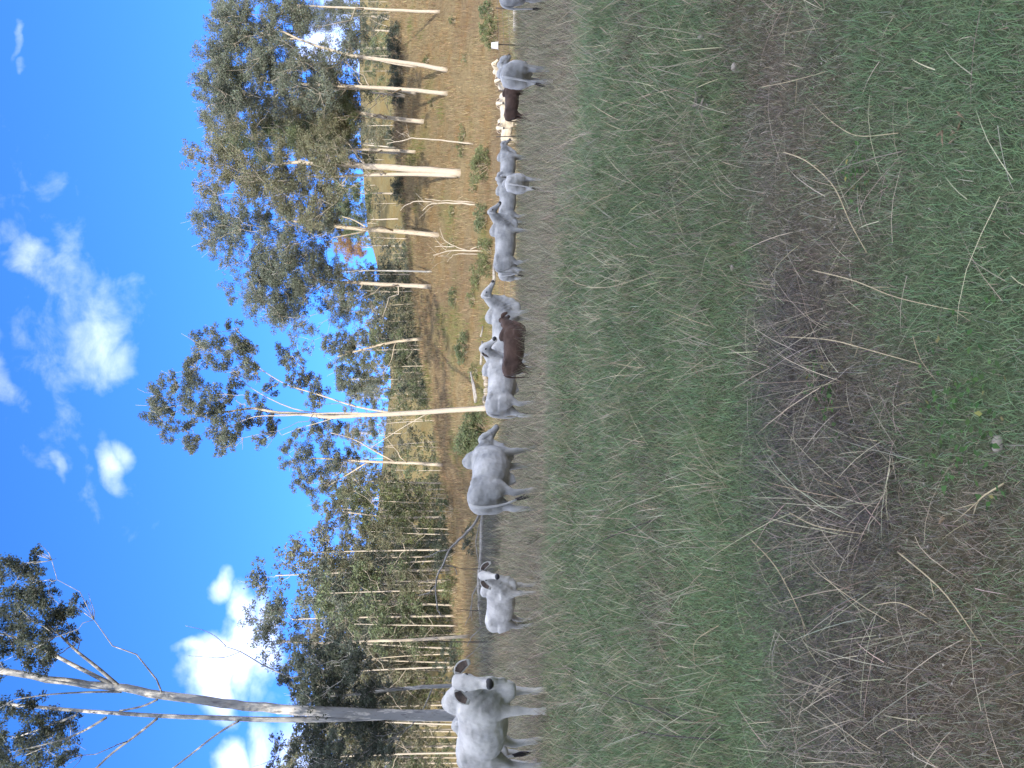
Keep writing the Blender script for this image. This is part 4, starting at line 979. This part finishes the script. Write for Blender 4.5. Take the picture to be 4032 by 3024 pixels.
# pale logs behind the second cow
def log(a, b_, y, r, label):
    p = px(*a, y); q = px(*b_, y + 1.0); mb = MB(); mb.tube([p * 0, (q - p) * .5 + rng.normal(0, .03, 3), q - p], [r, r * .9, r * .6], 8)
    return link_obj('fallen_log', mb, M_DEADWOOD, p, label, 'log', 'bleached fallen logs above the cattle')
log((1440, 1873), (1560, 1853), 52, .10, 'thick bleached log lying left of the tall slender gum, behind the looking cow')
log((1455, 1876), (1530, 1862), 50.5, .07, 'thinner bleached log resting against the thick one')
log((1590, 1894), (1680, 1899), 49, .09, 'weathered log just above the back of the looking cow')
log((1700, 1893), (1740, 1901), 49, .06, 'short log piece above the first grey cow')
log((1920, 1946), (1985, 1944), 44, .10, 'pale log end showing left of the right-hand group of cattle')
def white_rocks():
    k = 0
    for (u, v, r) in ((1420, 1919, .28), (1450, 1914, .30), (1482, 1917, .27), (1515, 1916, .25), (1545, 1913, .28)):
        p = at(u, v + 4); p[2] += .08
        mb = MB(); mb.ell((0, 0, 0), (r * 1.5, r, r), k=12, m=8)
        V, f, mi = mb.arrays(); V *= 1 + rng.normal(0, .05, (len(V), 1))
        o = link_mesh('pale_boulder', np_mesh('boulder', V, f, None, True), M_STONE, label=['pale boulder nearest the tail of the looking cow', 'second pale boulder along the back of the looking cow', 'speckled pale boulder midway along the back of the looking cow', 'pale boulder before the withers of the looking cow', 'pale boulder behind the neck of the looking cow'][k], cat='boulder', group='pale boulders behind the looking cow'); o.location = p; k += 1
white_rocks()

# ------------------------------------------------------------------ fence
M_IRON = mat('rusty_iron', (.045, .038, .035), .7, spec=.4)
M_WIRE = mat('fence_wire', (.16, .155, .15), .5, spec=.5)
def fence():
    pts = [(3170, 40.5, 1.3), (2989, 40, 1.3), (2845, 39.5, 1.25), (2667, 39.5, 1.3), (2489, 39, 1.4), (2310, 38.5, 1.35), (2124, 38, 1.55), (1950, 37.5, 1.3), (1790, 37, 1.3), (1620, 37, 1.3), (1450, 36.8, 1.3)]
    X = [((u - 1512) / F * y, y, gz((u - 1512) / F * y, y), h) for (u, y, h) in pts]
    o0 = np.array(X[0][:3]); root = empty('wire_fence', o0, label='low wire fence on dark steel pickets behind the right-hand cattle', cat='fence')
    for (x, y, z, h) in X:
        mb = MB(); mb.box((-.025, -.006, -.2), (.025, .006, h)); mb.box((-.006, .0065, -.2), (.006, .03, h - .003))
        o = link_mesh('picket', mb.mesh('picket', False), M_IRON, root); o.location = np.array([x, y, z]) - o0; o.rotation_euler = (0, rng.normal(0, .03), rng.uniform(-.5, .5))
    for k, hh in enumerate((.35, .65, .95, 1.2)):
        mb = MB(); L_ = []
        for i in range(len(X) - 1):
            a_ = np.array(X[i][:3]) + [0, -.02, hh]; b_ = np.array(X[i + 1][:3]) + [0, -.02, hh]
            for t in (0, .33, .66): L_.append(a_ + (b_ - a_) * t - np.array([0, 0, .02 * math.sin(t * math.pi)]))
        L_.append(b_)
        mb.tube(np.array(L_) - o0, .006, 4); link_mesh('wire', mb.mesh('wire'), M_WIRE, root)
fence()
def bucket():
    y = 39.3; x = (2845 - 1512) / F * y; z = gz(x, y) + 1.23
    mb = MB(); k = 16; th = np.arange(k) / k * 6.283
    r = lambda rr, zz: np.stack([np.cos(th) * rr, np.sin(th) * rr, np.full(k, zz)], 1)
    mb.loft([r(.19, 0), r(.195, .01), r(.18, .03), r(.145, .34), r(.135, .36)])
    root = empty('bucket', (x, y, z), label='white upturned bucket capping a steel picket on the right', cat='bucket')
    link_mesh('shell', mb.mesh('shell', False), mat('white_plastic', (.72, .69, .66), .5), root)
    mb = MB(); mb.loft([r(.203, .0), r(.203, .03)], cap=False); mb.loft([r(.191, .03), r(.203, .03)], cap=False); link_mesh('rim', mb.mesh('rim'), mat('white_rim', (.66, .63, .6), .5), root)
bucket()
def trough():
    y = 43; x = (2975 - 1512) / F * y; z = gz(x, y)
    mb = MB(); w, d, h = .9, .3, .25
    mb.box((-w, -d, 0), (w, -d + .06, h)); mb.box((-w, d - .06, 0), (w, d, h)); mb.box((-w, -d + .061, 0), (-w + .06, d - .061, h - .003)); mb.box((w - .06, -d + .061, 0), (w, d - .061, h - .003)); mb.box((-w + .062, -d + .062, .02), (w - .062, d - .062, h - .12))
    root = link_obj('water_trough', mb, mat('concrete', (.5, .48, .44), .9), (x, y, z), 'pale concrete slab-like trough near the right edge beyond the fence', 'trough')
trough()

#@@PART3
# ------------------------------------------------------------------ cattle
def coat(name, c, dark, cream=0.0, spots=0.0):
    m = bpy.data.materials.new(name); m.use_nodes = True; t = m.node_tree; n = t.nodes; l = t.links; b = n['Principled BSDF']
    b.inputs['Roughness'].default_value = .75; b.inputs['Specular IOR Level'].default_value = .15
    b.inputs['Sheen Weight'].default_value = .15
    tcn = n.new('ShaderNodeTexCoord')
    nz = n.new('ShaderNodeTexNoise'); nz.inputs['Scale'].default_value = 2.2; nz.inputs['Detail'].default_value = 4; l.new(tcn.outputs['Object'], nz.inputs['Vector'])
    mr = n.new('ShaderNodeMapRange'); l.new(nz.outputs['Fac'], mr.inputs[0]); mr.inputs[1].default_value = .40; mr.inputs[2].default_value = .60
    mx = n.new('ShaderNodeMix'); mx.data_type = 'RGBA'; l.new(mr.outputs[0], mx.inputs[0]); mx.inputs[6].default_value = (*c, 1); mx.inputs[7].default_value = (*dark, 1)
    at_ = n.new('ShaderNodeAttribute'); at_.attribute_name = 'Col'   # coat pattern painted on the animal (dusky neck, legs)
    mu = n.new('ShaderNodeMix'); mu.data_type = 'RGBA'; mu.blend_type = 'MULTIPLY'; mu.inputs[0].default_value = 1
    l.new(mx.outputs[2], mu.inputs[6]); l.new(at_.outputs['Color'], mu.inputs[7])
    n2 = n.new('ShaderNodeTexNoise'); n2.inputs['Scale'].default_value = 60; n2.inputs['Detail'].default_value = 3; l.new(tcn.outputs['Object'], n2.inputs['Vector'])
    m2 = n.new('ShaderNodeMapRange'); l.new(n2.outputs['Fac'], m2.inputs[0]); m2.inputs[3].default_value = .82; m2.inputs[4].default_value = 1.12
    mv = n.new('ShaderNodeMix'); mv.data_type = 'RGBA'; mv.blend_type = 'MULTIPLY'; mv.inputs[0].default_value = 1; l.new(mu.outputs[2], mv.inputs[6]); l.new(m2.outputs[0], mv.inputs[7])
    l.new(mv.outputs[2], b.inputs['Base Color'])
    bp = n.new('ShaderNodeBump'); bp.inputs['Strength'].default_value = .5; bp.inputs['Distance'].default_value = .012
    wv = n.new('ShaderNodeTexNoise'); wv.inputs['Scale'].default_value = 9; wv.inputs['Detail'].default_value = 4; l.new(tcn.outputs['Object'], wv.inputs['Vector'])
    l.new(wv.outputs['Fac'], bp.inputs['Height']); l.new(bp.outputs[0], b.inputs['Normal'])
    return m
M_COAT = {'grey': coat('grey_coat', (.60, .60, .585), (.44, .445, .445)), 'white': coat('white_coat', (.68, .67, .64), (.53, .525, .51)), 'steel': coat('steel_coat', (.50, .505, .50), (.35, .36, .365)),
          'cream': coat('cream_coat', (.52, .475, .39), (.44, .39, .31)), 'red': coat('red_coat', (.105, .066, .052), (.070, .046, .038))}
M_BLACK = mat('dark_skin', (.030, .030, .034), .5, spec=.4)
M_SWITCH = mat('tail_hair', (.035, .032, .035), .9)
M_HOOF = mat('hoof', (.10, .085, .075), .6)
M_EYE = mat('eye', (.008, .008, .009), .15, spec=.6)
M_EARIN = mat('inner_ear', (.13, .10, .085), .9, noise=[(14, (.05, .045, .045), .45, .65, (1, 1, 1))])
M_EARIN_RED = mat('inner_ear_red', (.05, .03, .025), .9)

def rot_axes(yaw, pitch):
    """forward, left, up for a head looking along yaw (0 = body axis, + left) and pitch (+ up)"""
    f = np.array([math.cos(pitch) * math.cos(yaw), math.cos(pitch) * math.sin(yaw), math.sin(pitch)])
    l_ = np.array([-math.sin(yaw), math.cos(yaw), 0.]); u = np.cross(f, l_)
    return f, l_, u

def sect(c, f, up, w, ht, hb, k=18, pear=0.):
    """cross-section ring at c, normal f; half width w, heights above/below"""
    lft = np.cross(up, f); lft /= np.linalg.norm(lft); u2 = np.cross(f, lft)
    th = np.arange(k) / k * 2 * np.pi
    cx_, sy = np.cos(th), np.sin(th)
    ww = w * (1 - pear * sy)       # wider below when pear > 0
    h = np.where(sy > 0, ht, hb)
    ex = .9
    X = np.sign(cx_) * np.abs(cx_) ** ex * ww; Y = np.sign(sy) * np.abs(sy) ** ex * h
    return c + X[:, None] * lft + Y[:, None] * u2

def smooth_path(P, R_, k=4):
    P = np.array(P, float); R_ = np.array(R_, float); t = np.linspace(0, len(P) - 1, (len(P) - 1) * k + 1); i = np.arange(len(P))
    Q = np.stack([np.interp(t, i, P[:, j]) for j in range(3)], 1); r = np.stack([np.interp(t, i, R_[:, j]) for j in range(R_.shape[1])], 1) if R_.ndim > 1 else np.interp(t, i, R_)
    for _ in range(2): Q[1:-1] = (Q[:-2] + 2 * Q[1:-1] + Q[2:]) / 4
    return Q, r

_dn = np.random.default_rng(5); _D = _dn.normal(0, 1, (9, 3)); _D /= np.linalg.norm(_D, axis=1)[:, None]; _PH = _dn.uniform(0, 6.28, 9); _FQ = _dn.uniform(.6, 1.7, 9)
def lumps(co, f, seed=0):
    """smooth lumpy field, about 0..1"""
    w = co + .06 * np.sin(co[:, [1, 2, 0]] * f * 1.3 + seed)
    return .5 + sum(np.sin((w @ _D[(i + seed) % 9]) * f * _FQ[i] + _PH[i] + seed * 1.7) for i in range(9)) / 9
def make_cow(s=1.0, coat_='grey', neck=(0, 25), head=(0, -45), legs=(0, 0, 0, 0), hump=1.0, dewlap=1.0, belly=1.0, tail=(0., 0.), tail_len=1.0, sheath=0., bulk=1.0, voxel=.022, dusk=.3, ears=1.0, lean_=0, cup=None):
    """one beast built facing +X, hooves on z = 0. legs: forward swing (m) of near-left fore, right fore, left hind, right hind.
    neck/head: (yaw, pitch) in degrees, head yaw measured from the body axis."""
    B = bulk; up = np.array([0, 0, 1.]); X = np.array([1., 0, 0]); mb = MB()
    T = [(-.86, 1.16, .10, .10, .13), (-.82, 1.16, .20, .15, .22), (-.74, 1.14, .255, .215, .32), (-.60, 1.13, .285, .255, .38), (-.42, 1.08, .285, .29, .38), (-.20, 1.02, .31, .31, .40 * belly), (.05, 1.0, .33, .315, .42 * belly),
         (.28, 1.0, .33, .32, .40 * belly), (.48, 1.02, .30, .34, .40), (.64, 1.04, .26, .33, .40), (.78, 1.05, .21, .27, .38), (.88, 1.05, .14, .18, .26), (.92, 1.05, .06, .08, .12)]
    mb.loft([sect(np.array([x, 0, z]), X, up, w * B, ht, hb, 20, .12) for (x, z, w, ht, hb) in T])
    # hip bones, thighs, shoulders
    for sd_ in (1, -1):
        mb.ell((-.44, sd_ * .19 * B, 1.23), (.16, .085, .10)); mb.ell((-.78, sd_ * .12 * B, 1.17), (.09, .06, .09))
        mb.ell((-.60, sd_ * .16 * B, .95), (.22, .13 * B, .30), k=14, m=9); mb.ell((.60, sd_ * .17 * B, .98), (.17, .11 * B, .32), k=14, m=9)
    # hump
    if hump > 0:
        Rm = np.array(Matrix.Rotation(R(18), 3, 'Y'))
        mb.ell((.62, 0, 1.33), (.27, .15, .11 + .07 * hump), Rm, 18, 10)
        mb.ell((.56, 0, 1.34 + .05 * hump), (.18, .105, .05 + .10 * hump), Rm, 14, 8)
    # neck and head
    ny, npi = R(neck[0]), R(neck[1]); hy, hp = R(head[0]), R(head[1])
    nf, nl, nu = rot_axes(ny, npi)
    n0 = np.array([.58, 0, 1.10]); n1 = np.array([.80, 0, 1.16]); hb_ = n1 + nf * .46
    mid = n1 + rot_axes(ny * .6, npi)[0] * .22
    NP = [n0, n1, mid, hb_]; NR = [(.20, .27, .34), (.155, .20, .30), (.115, .15, .22), (.10, .125, .15)]
    Q, r = smooth_path(NP, NR, 4); tg = np.gradient(Q, axis=0); tg /= np.linalg.norm(tg, axis=1)[:, None]
    mb.loft([sect(Q[i], tg[i], up, r[i][0] * B, r[i][1], r[i][2], 16) for i in range(len(Q))])
    hf, hl, hu = rot_axes(hy, hp)
    poll = hb_ + hu * .02 + np.array([0, 0, .03])
    HS = [(-.07, .075, .08, .08, .02), (-.03, .105, .115, .12, .03), (.05, .115, .125, .15, .03), (.13, .115, .12, .15, .03), (.21, .098, .105, .13, .02), (.30, .078, .085, .10, .01), (.38, .066, .072, .08, 0), (.45, .070, .066, .072, 0), (.50, .068, .058, .066, -.003), (.535, .045, .038, .045, -.005)]
    mb.loft([sect(poll + hf * d + hu * o, hf, hu, w, ht, hb2, 16) for (d, w, ht, hb2, o) in HS])
    for sd_ in (1, -1):
        mb.ell(poll + hf * .12 + hl * sd_ * .088 + hu * .055, (.045, .045, .035))        # brow
        mb.ell(poll + hf * .10 + hl * sd_ * .06 - hu * .07, (.10, .05, .075), np.stack([hf, hl, hu], 1))      # jowl
    # dewlap fold from throat to brisket
    if dewlap > 0:
        thr = poll + hf * .10 - hu * .13; a0 = n1 + np.array([.10, 0, -.30]); br = np.array([.80, 0, .66]); 
        D = [thr, thr * .55 + a0 * .45 + np.array([0, 0, -.07 * dewlap]), a0 * .6 + br * .4 + np.array([.06, 0, -.02]), br + np.array([0, 0, -.03 * dewlap]), np.array([.60, 0, .63]), np.array([.36, 0, .64])]
        Q, r = smooth_path(D, [(.028, .05), (.03, .10 * dewlap + .03), (.04, .13 * dewlap + .03), (.06, .12 * dewlap + .04), (.07, .07), (.05, .04)], 4)
        tg = np.gradient(Q, axis=0); tg /= np.linalg.norm(tg, axis=1)[:, None]
        rings = []
        for i in range(len(Q)):
            out = np.array([tg[i][2], 0, -tg[i][0]]); out = out / (np.linalg.norm(out) + 1e-9)
            wig = 1 + .12 * math.sin(i * 1.9)
            rings.append(sect(Q[i], tg[i], out, r[i][0] + .012, r[i][1] * wig + .01, r[i][1] * wig + .01, 12))
        mb.loft(rings)
    # legs
    fore = [(.60, .17, .95, .12, .19), (.585, .175, .76, .085, .135), (.575, .165, .64, .066, .10), (.585, .155, .52, .056, .066), (.59, .15, .44, .056, .062), (.585, .15, .38, .044, .048), (.585, .15, .24, .036, .038), (.585, .15, .15, .040, .044), (.60, .15, .10, .036, .040), (.61, .15, .05, .047, .055), (.615, .15, .0, .052, .062)]
    hind = [(-.58, .15, 1.0, .13, .25), (-.54, .175, .82, .115, .215), (-.53, .17, .70, .085, .15), (-.60, .155, .60, .060, .10), (-.665, .145, .53, .050, .072), (-.685, .14, .47, .046, .060), (-.675, .14, .40, .040, .050), (-.655, .14, .26, .036, .042), (-.65, .14, .16, .041, .046), (-.635, .14, .10, .037, .042), (-.62, .14, .05, .048, .056), (-.615, .14, .0, .052, .062)]
    feet = []
    for li, (base_, sd_) in enumerate(((fore, 1), (fore, -1), (hind, 1), (hind, -1))):
        sw = legs[li]; piv = .92 if li < 2 else .95
        P = []; Rr = []
        for (x, y, z, w, d) in base_:
            k = max(0, (piv - z) / piv); zz = z
            dx = sw * k
            if sw < -.08 and li >= 2 and z < .45: dx += .0
            if abs(sw) > .12 and z < .3: zz = z + abs(sw) * .10
            P.append((x + dx, sd_ * y * (.9 + .1 * B), zz + .02)); Rr.append((w, d))
        Q, r = smooth_path(P, Rr, 2); tg = np.tile(-up, (len(Q), 1))
        mb.loft([sect(Q[i], tg[i], X, r[i][0] * (.85 + .15 * B) * 1.18 + .003, r[i][1] * 1.06 + .004, r[i][1] * 1.06 + .004, 12) for i in range(len(Q))])
        feet.append(Q[-1])
    if sheath > 0:
        mb.ell((-.02, 0, .62), (.22, .05, .05 + .10 * sheath)); mb.ell((-.10, 0, .55), (.07, .035, .08 * sheath + .02))
    V, f, mi = mb.arrays(); V = V * s
    me0 = np_mesh('body', V, f)
    tmp = bpy.data.objects.new('tmp', me0); COL.objects.link(tmp)
    rm = tmp.modifiers.new('r', 'REMESH'); rm.mode = 'VOXEL'; rm.voxel_size = voxel * s; rm.use_smooth_shade = True
    sm = tmp.modifiers.new('s', 'SMOOTH'); sm.factor = .5; sm.iterations = 7
    dg = bpy.context.evaluated_depsgraph_get(); dg.update()
    me = bpy.data.meshes.new_from_object(tmp.evaluated_get(dg)); me.name = 'body'
    bpy.data.objects.remove(tmp); bpy.data.meshes.remove(me0)
    nV = len(me.vertices); co = np.empty(nV * 3, np.float32); me.vertices.foreach_get('co', co); co = co.reshape(-1, 3) / s
    c = np.ones((nV, 4), np.float32)
    neckm = np.clip(1 - np.abs(co[:, 0] - .85) / .35, 0, 1) * np.clip((co[:, 2] - .6) / .3, 0, 1)
    kn = np.exp(-((co[:, 2] - .10) / .05) ** 2) * .25
    fl = np.clip(1 - np.abs(co[:, 2] - 1.05) / .12, 0, 1) * np.clip((-co[:, 0] - .70) / .1, 0, 1)
    mott = .6 * lumps(co, 9, 3) + .4 * lumps(co, 26, 5); dirt = np.clip((lumps(co, 14, 6) + .5 * (lumps(co, 45, 7) - .5) - .66) * 6, 0, 1)
    tone = (.80 + .36 * mott) * (1 - .16 * dirt) - dusk * neckm * (.6 + .8 * lumps(co, 16, 8)) - kn - .25 * fl * dusk
    warm = np.clip((.42 - co[:, 2]) / .3, 0, 1)[:, None] * np.array([.0, .03, .10])     # dusty lower legs
    c[:, :3] = np.clip(tone[:, None] - warm, .2, 1)
    a = me.color_attributes.new('Col', 'FLOAT_COLOR', 'POINT'); a.data.foreach_set('color', c.reshape(-1))
    # skin folds on neck, brisket and flank, slight unevenness everywhere
    nrm = np.empty(nV * 3, np.float32); me.vertices.foreach_get('normal', nrm); nrm = nrm.reshape(-1, 3)
    ph = (co[:, 0] * .9 + co[:, 2] * .35) * 62 + 6 * lumps(co, 9, 1)
    fold = np.clip(1 - np.abs(co[:, 0] - .92) / .30, 0, 1) * np.clip((1.25 - co[:, 2]) / .3, 0, 1) * np.clip((co[:, 2] - .5) / .1, 0, 1)
    ribs = np.clip(1 - np.abs(co[:, 0] - .12) / .40, 0, 1) * np.clip(1 - np.abs(co[:, 2] - .95) / .28, 0, 1)
    flank = np.exp(-((co[:, 0] + .27) / .10) ** 2 - ((co[:, 2] - 1.10) / .13) ** 2)
    behind = np.exp(-((co[:, 0] - .38) / .06) ** 2) * np.clip((co[:, 2] - .6) / .1, 0, 1) * np.clip((1.35 - co[:, 2]) / .1, 0, 1)
    low = lumps(co, 11, 2) - .5 + .4 * (lumps(co, 28, 4) - .5)
    dsp = fold * .011 * np.sin(ph) - .024 * flank - .018 * behind + .022 * low
    body_ok = np.clip((co[:, 2] - .55) / .15, .15, 1)
    co2 = (co + nrm * (dsp * body_ok)[:, None]) * s
    me.vertices.foreach_set('co', co2.astype(np.float32).reshape(-1)); me.update()
    for p_ in (0,): me.polygons.foreach_set('use_smooth', np.ones(len(me.polygons), bool))
    root = bpy.data.objects.new('cow', None); COL.objects.link(root); root.empty_display_size = .2
    cm = M_COAT[coat_]
    def part(nm, mbb, mats, smooth=True):
        V, f, mi = mbb.arrays(); return link_mesh(nm, np_mesh(nm, V * s, f, np.ones((len(V), 3)), smooth, mi), mats, root)
    link_mesh('body', me, cm, root)
    H3 = np.stack([hf, hl, hu], 1)
    # muzzle pad
    q = MB(); q.ell(poll + hf * .487 + hu * .012, (.062, .074, .058), H3, 14, 10); part('muzzle', q, M_BLACK)
    for sd_ in (1, -1):
        q = MB(); q.ell(poll + hf * .135 + hl * sd_ * .105 + hu * .035, (.030, .020, .021), H3, 12, 8); part('eye', q, M_EYE)
        # long hanging ear: folded leaf, dark inside
        eb = poll - hf * .02 + hl * sd_ * .095 + hu * .02
        out_ = hl * sd_; down = np.array([0, 0, -1.])
        q = MB(); Lr = .285 * ears; n_ = 8; outer = []; inner = []
        fwd = np.array([math.cos(hy), math.sin(hy), -.25]) + out_ * .15; fwd = fwd / np.linalg.norm(fwd)
        for i in range(n_):
            t = i / (n_ - 1)
            c0 = eb + out_ * (Lr * (.95 * t - .28 * t * t)) + down * (Lr * (.10 * t + .62 * t * t))
            w = .066 * math.sin(math.pi * min(.98, .12 + .80 * t)) ** .75 + .008
            axd = out_ * (.95 - .56 * t) + down * (.1 + 1.24 * t); axd /= np.linalg.norm(axd)
            side_ = np.cross(axd, fwd); side_ /= np.linalg.norm(side_); fw = np.cross(side_, axd)
            th = np.arange(10) / 10 * 2 * np.pi
            outer.append(c0 + np.outer(np.cos(th) * w, side_) + np.outer(np.sin(th) * .012, fw) - fw * 0 + np.outer(np.cos(th) ** 2 * .018, fw))
            if 0 < i < n_ - 1: inner.append(c0 + fw * .0135 * (1 if True else 0) + np.outer(np.cos(th) * w * .72, side_) + np.outer(np.sin(th) * .004, fw) + np.outer(np.cos(th) ** 2 * .010, fw))
        q.loft(outer, 0); eo = part('ear', q, cm)
        q = MB(); q.loft(inner, 0); io = part('inner_ear', q, M_EARIN_RED if coat_ == 'red' else M_EARIN); io.parent = eo
    # tail
    ty, tz = tail; P = [(-.80, 0, 1.30), (-.88, ty * .1, 1.24), (-.925, ty * .3, 1.05), (-.915, ty * .6, .82), (-.90 - tz * .3, ty * .9, .62), (-.89 - tz, ty * 1.2, .62 - .14 * tail_len)]
    Q, r = smooth_path(P, [.045, .040, .030, .024, .019, .018], 3); q = MB(); q.tube(Q, list(r), 8); to = part('tail', q, cm)
    e0 = Q[-1]; q = MB(); q.tube([e0 + [0, 0, .05], e0, e0 + [-tz * .2, ty * .2, -.09], e0 + [-tz * .3, ty * .3, -.17], e0 + [-tz * .3, ty * .4, -.24]], [.018, .030, .040, .030, .008], 8); so = part('switch', q, M_SWITCH); so.parent = to
    for ft in feet:
        q = MB(); k_ = 10; th = np.arange(k_) / k_ * 2 * np.pi
        rg = lambda a_, b_, zz, ox: ft + np.stack([np.cos(th) * a_ + ox, np.sin(th) * b_, np.full(k_, zz - .02)], 1)
        q.loft([rg(.066, .056, .0, .006), rg(.064, .055, .02, .004), rg(.056, .050, .055, 0)]); part('hoof', q, M_HOOF, False)
    if coat_ != 'red' and dewlap >= 0 and cup:
        pass
    return root

HERD = 'pale humped cattle standing in the shaded grass'
def place(root, U, d, heading, label, cat='cow', group=None, name='cow', z=None, sink=.06):
    x = (U - 1512) / F * d
    root.name = name; root.location = (x, d, (gz(x, d) if z is None else z) - sink); root.rotation_euler = (0, 0, R(heading))
    return tag(root, label, cat, group)
def copy_cow(src, **k):
    r = src.copy(); COL.objects.link(r)
    for ch in src.children:
        c = ch.copy(); COL.objects.link(c); c.parent = r
        for g_ in ch.children:
            h_ = g_.copy(); COL.objects.link(h_); h_.parent = c
    return r

# big white bull at the left edge, face on
place(make_cow(1.17, 'white', neck=(-22, 8), head=(-45, -62), legs=(.02, -.05, .1, -.15), hump=1.05, dewlap=1.25, bulk=1.12, voxel=.016, dusk=.22, tail=(.1, 0), ears=.88), 165, 13.3, -31,
      'huge white humped bull cut off by the left picture edge, facing the camera', 'bull', HERD, 'bull')
# second beast hidden behind it
place(make_cow(1.08, 'grey', neck=(10, 38), head=(55, -25), hump=.9, dewlap=.3, voxel=.025), -75, 15.6, -8,
      'beast hidden behind the huge bull, only head top and one ear showing', 'cow', HERD)
# white calf
place(make_cow(.83, 'white', neck=(-15, 26), head=(-50, -50), legs=(.0, .05, -.05, .08), hump=.35, dewlap=.55, bulk=.92, voxel=.020, dusk=.15, tail=(.15, .03), ears=1.15), 640, 16.5, -32,
      'young white calf standing side-on before the fallen grey tree, looking this way', 'calf', HERD, 'calf')
# middle bull from behind
place(make_cow(1.12, 'steel', neck=(2, -10), head=(-14, -32), legs=(.05, .22, -.12, .12), hump=1.0, dewlap=1.0, bulk=1.15, voxel=.017, dusk=.25, tail=(-.10, -.10), tail_len=1.3, sheath=1.0), 1140, 16.7, 60,
      'heavy steel-grey bull in the middle, walking away to the right with its tail hanging', 'bull', HERD, 'bull')
# looking cow
place(make_cow(1.0, 'grey', neck=(-6, 32), head=(-80, -38), legs=(.05, -.1, -.20, .10), hump=.45, dewlap=.6, bulk=1.0, voxel=.019, dusk=.25, tail=(.12, -.12), sheath=.3), 1500, 20.0, 36,
      'grey cow turning its head back to the camera over the red-brown beast', 'cow', HERD)
# red-brown beast
place(make_cow(.71, 'red', neck=(35, 20), head=(60, -25), legs=(.02, .06, -.06, .06), hump=.4, dewlap=.6, bulk=1.02, voxel=.022, dusk=.0, tail=(.1, .0)), 1640, 19.0, 8,
      'red-brown young beast standing in front of two grey cows in the middle', 'cow', 'red-brown young cattle')
# cow with raised chin
place(make_cow(1.0, 'grey', neck=(0, 42), head=(0, -28), legs=(-.12, .22, -.12, .18), hump=.95, dewlap=1.25, bulk=.98, voxel=.019, dusk=.25, tail=(.1, 0)), 1700, 22.7, -6,
      'grey walking cow with raised chin, big hump and deep dewlap, seen in profile', 'cow', HERD)
# right-hand group
place(make_cow(1.0, 'steel', neck=(-4, 36), head=(-10, -42), legs=(.04, -.03, -.18, .16), hump=.9, dewlap=1.0, bulk=1.05, voxel=.022, dusk=.3, tail=(.1, .1)), 2052, 27.3, 2,
      'large grey cow leading the right-hand group, head high, in full side view', 'cow', HERD)
place(make_cow(.92, 'grey', neck=(0, 10), head=(0, -40), legs=(.0, .05, -.05, .08), hump=.3, dewlap=.5, voxel=.025, tail=(-.15, -.05)), 1962, 30.5, 62,
      'grey cow whose tail end shows behind the rump of the large grey cow', 'cow', HERD)
place(make_cow(.97, 'steel', neck=(25, 22), head=(60, -35), legs=(.08, -.1, -.16, .14), hump=.6, dewlap=.8, voxel=.024, tail=(.1, 0)), 2222, 32.5, 6,
      'grey cow following behind the head of the large grey cow, face turned away', 'cow', HERD)
place(make_cow(.84, 'grey', neck=(0, -5), head=(5, -60), legs=(.0, .05, -.04, .05), hump=.3, dewlap=.4, bulk=1.05, voxel=.020, tail=(.12, -.06), dusk=.1), 2300, 21.8, 76,
      'small grey cow seen squarely from behind, nearest of the right-hand group', 'cow', HERD)
place(make_cow(.95, 'steel', neck=(8, 2), head=(10, -45), legs=(.03, -.05, -.1, .12), hump=.5, dewlap=.6, voxel=.024, tail=(.1, 0)), 2362, 34.5, 16,
      'grey cow facing right with lowered head left of the cream cattle', 'cow', HERD)
place(make_cow(1.0, 'steel', neck=(-25, 20), head=(-30, -25), legs=(.0, .08, -.05, .1), hump=.7, dewlap=.6, bulk=1.1, voxel=.019, tail=(.14, -.04), dusk=.35), 2728, 20.0, 66,
      'dark-tailed grey cow seen from behind in front of the cream cattle', 'cow', HERD)
place(make_cow(1.05, 'steel', neck=(0, 5), head=(0, -45), hump=.6, dewlap=.6, voxel=.025, tail=(.1, 0)), 3140, 20.5, -6,
      'grey cow almost wholly cut off by the right picture edge', 'cow', HERD)
place(make_cow(.80, 'red', neck=(10, -18), head=(10, -50), legs=(.02, .06, -.06, .06), hump=.3, dewlap=.4, bulk=1.1, voxel=.025, dusk=0), 2615, 32.5, 0,
      'red-brown beast up to its knees in dry grass before the cream cattle', 'cow', 'red-brown young cattle')
GC = 'cream cattle standing in the sun beyond the fence'
c1 = place(make_cow(.92, 'cream', neck=(10, 34), head=(20, -45), hump=.5, dewlap=.7, voxel=.028, dusk=.05), 2632, 44.5, -125, 'cream cow in the sun with head up above the back of the red-brown beast', 'cow', GC)
c2 = place(make_cow(.95, 'cream', neck=(20, 34), head=(45, -45), hump=.6, dewlap=.7, voxel=.028, dusk=.05), 2572, 43.5, -155, 'cream cow with the highest head, left of the other cream heads', 'cow', GC)
c3 = place(make_cow(.90, 'cream', neck=(0, -25), head=(0, -60), hump=.4, dewlap=.6, voxel=.028, dusk=.05), 2515, 45.5, -10, 'cream cow with hidden head standing just right of the leaning dark picket', 'cow', GC)
place(copy_cow(c1), 2690, 46.5, -105, 'cream cow in the sun whose face shows just left of the dark-tailed cow', 'cow', GC)
place(copy_cow(c2), 2722, 50.0, -80, 'farthest cream cow, only a small face over the back of the dark-tailed cow', 'cow', GC)
place(copy_cow(c2), 2140, 47.5, 172, 'cream cow in the sun peeping over the back of the large grey cow', 'cow', GC)
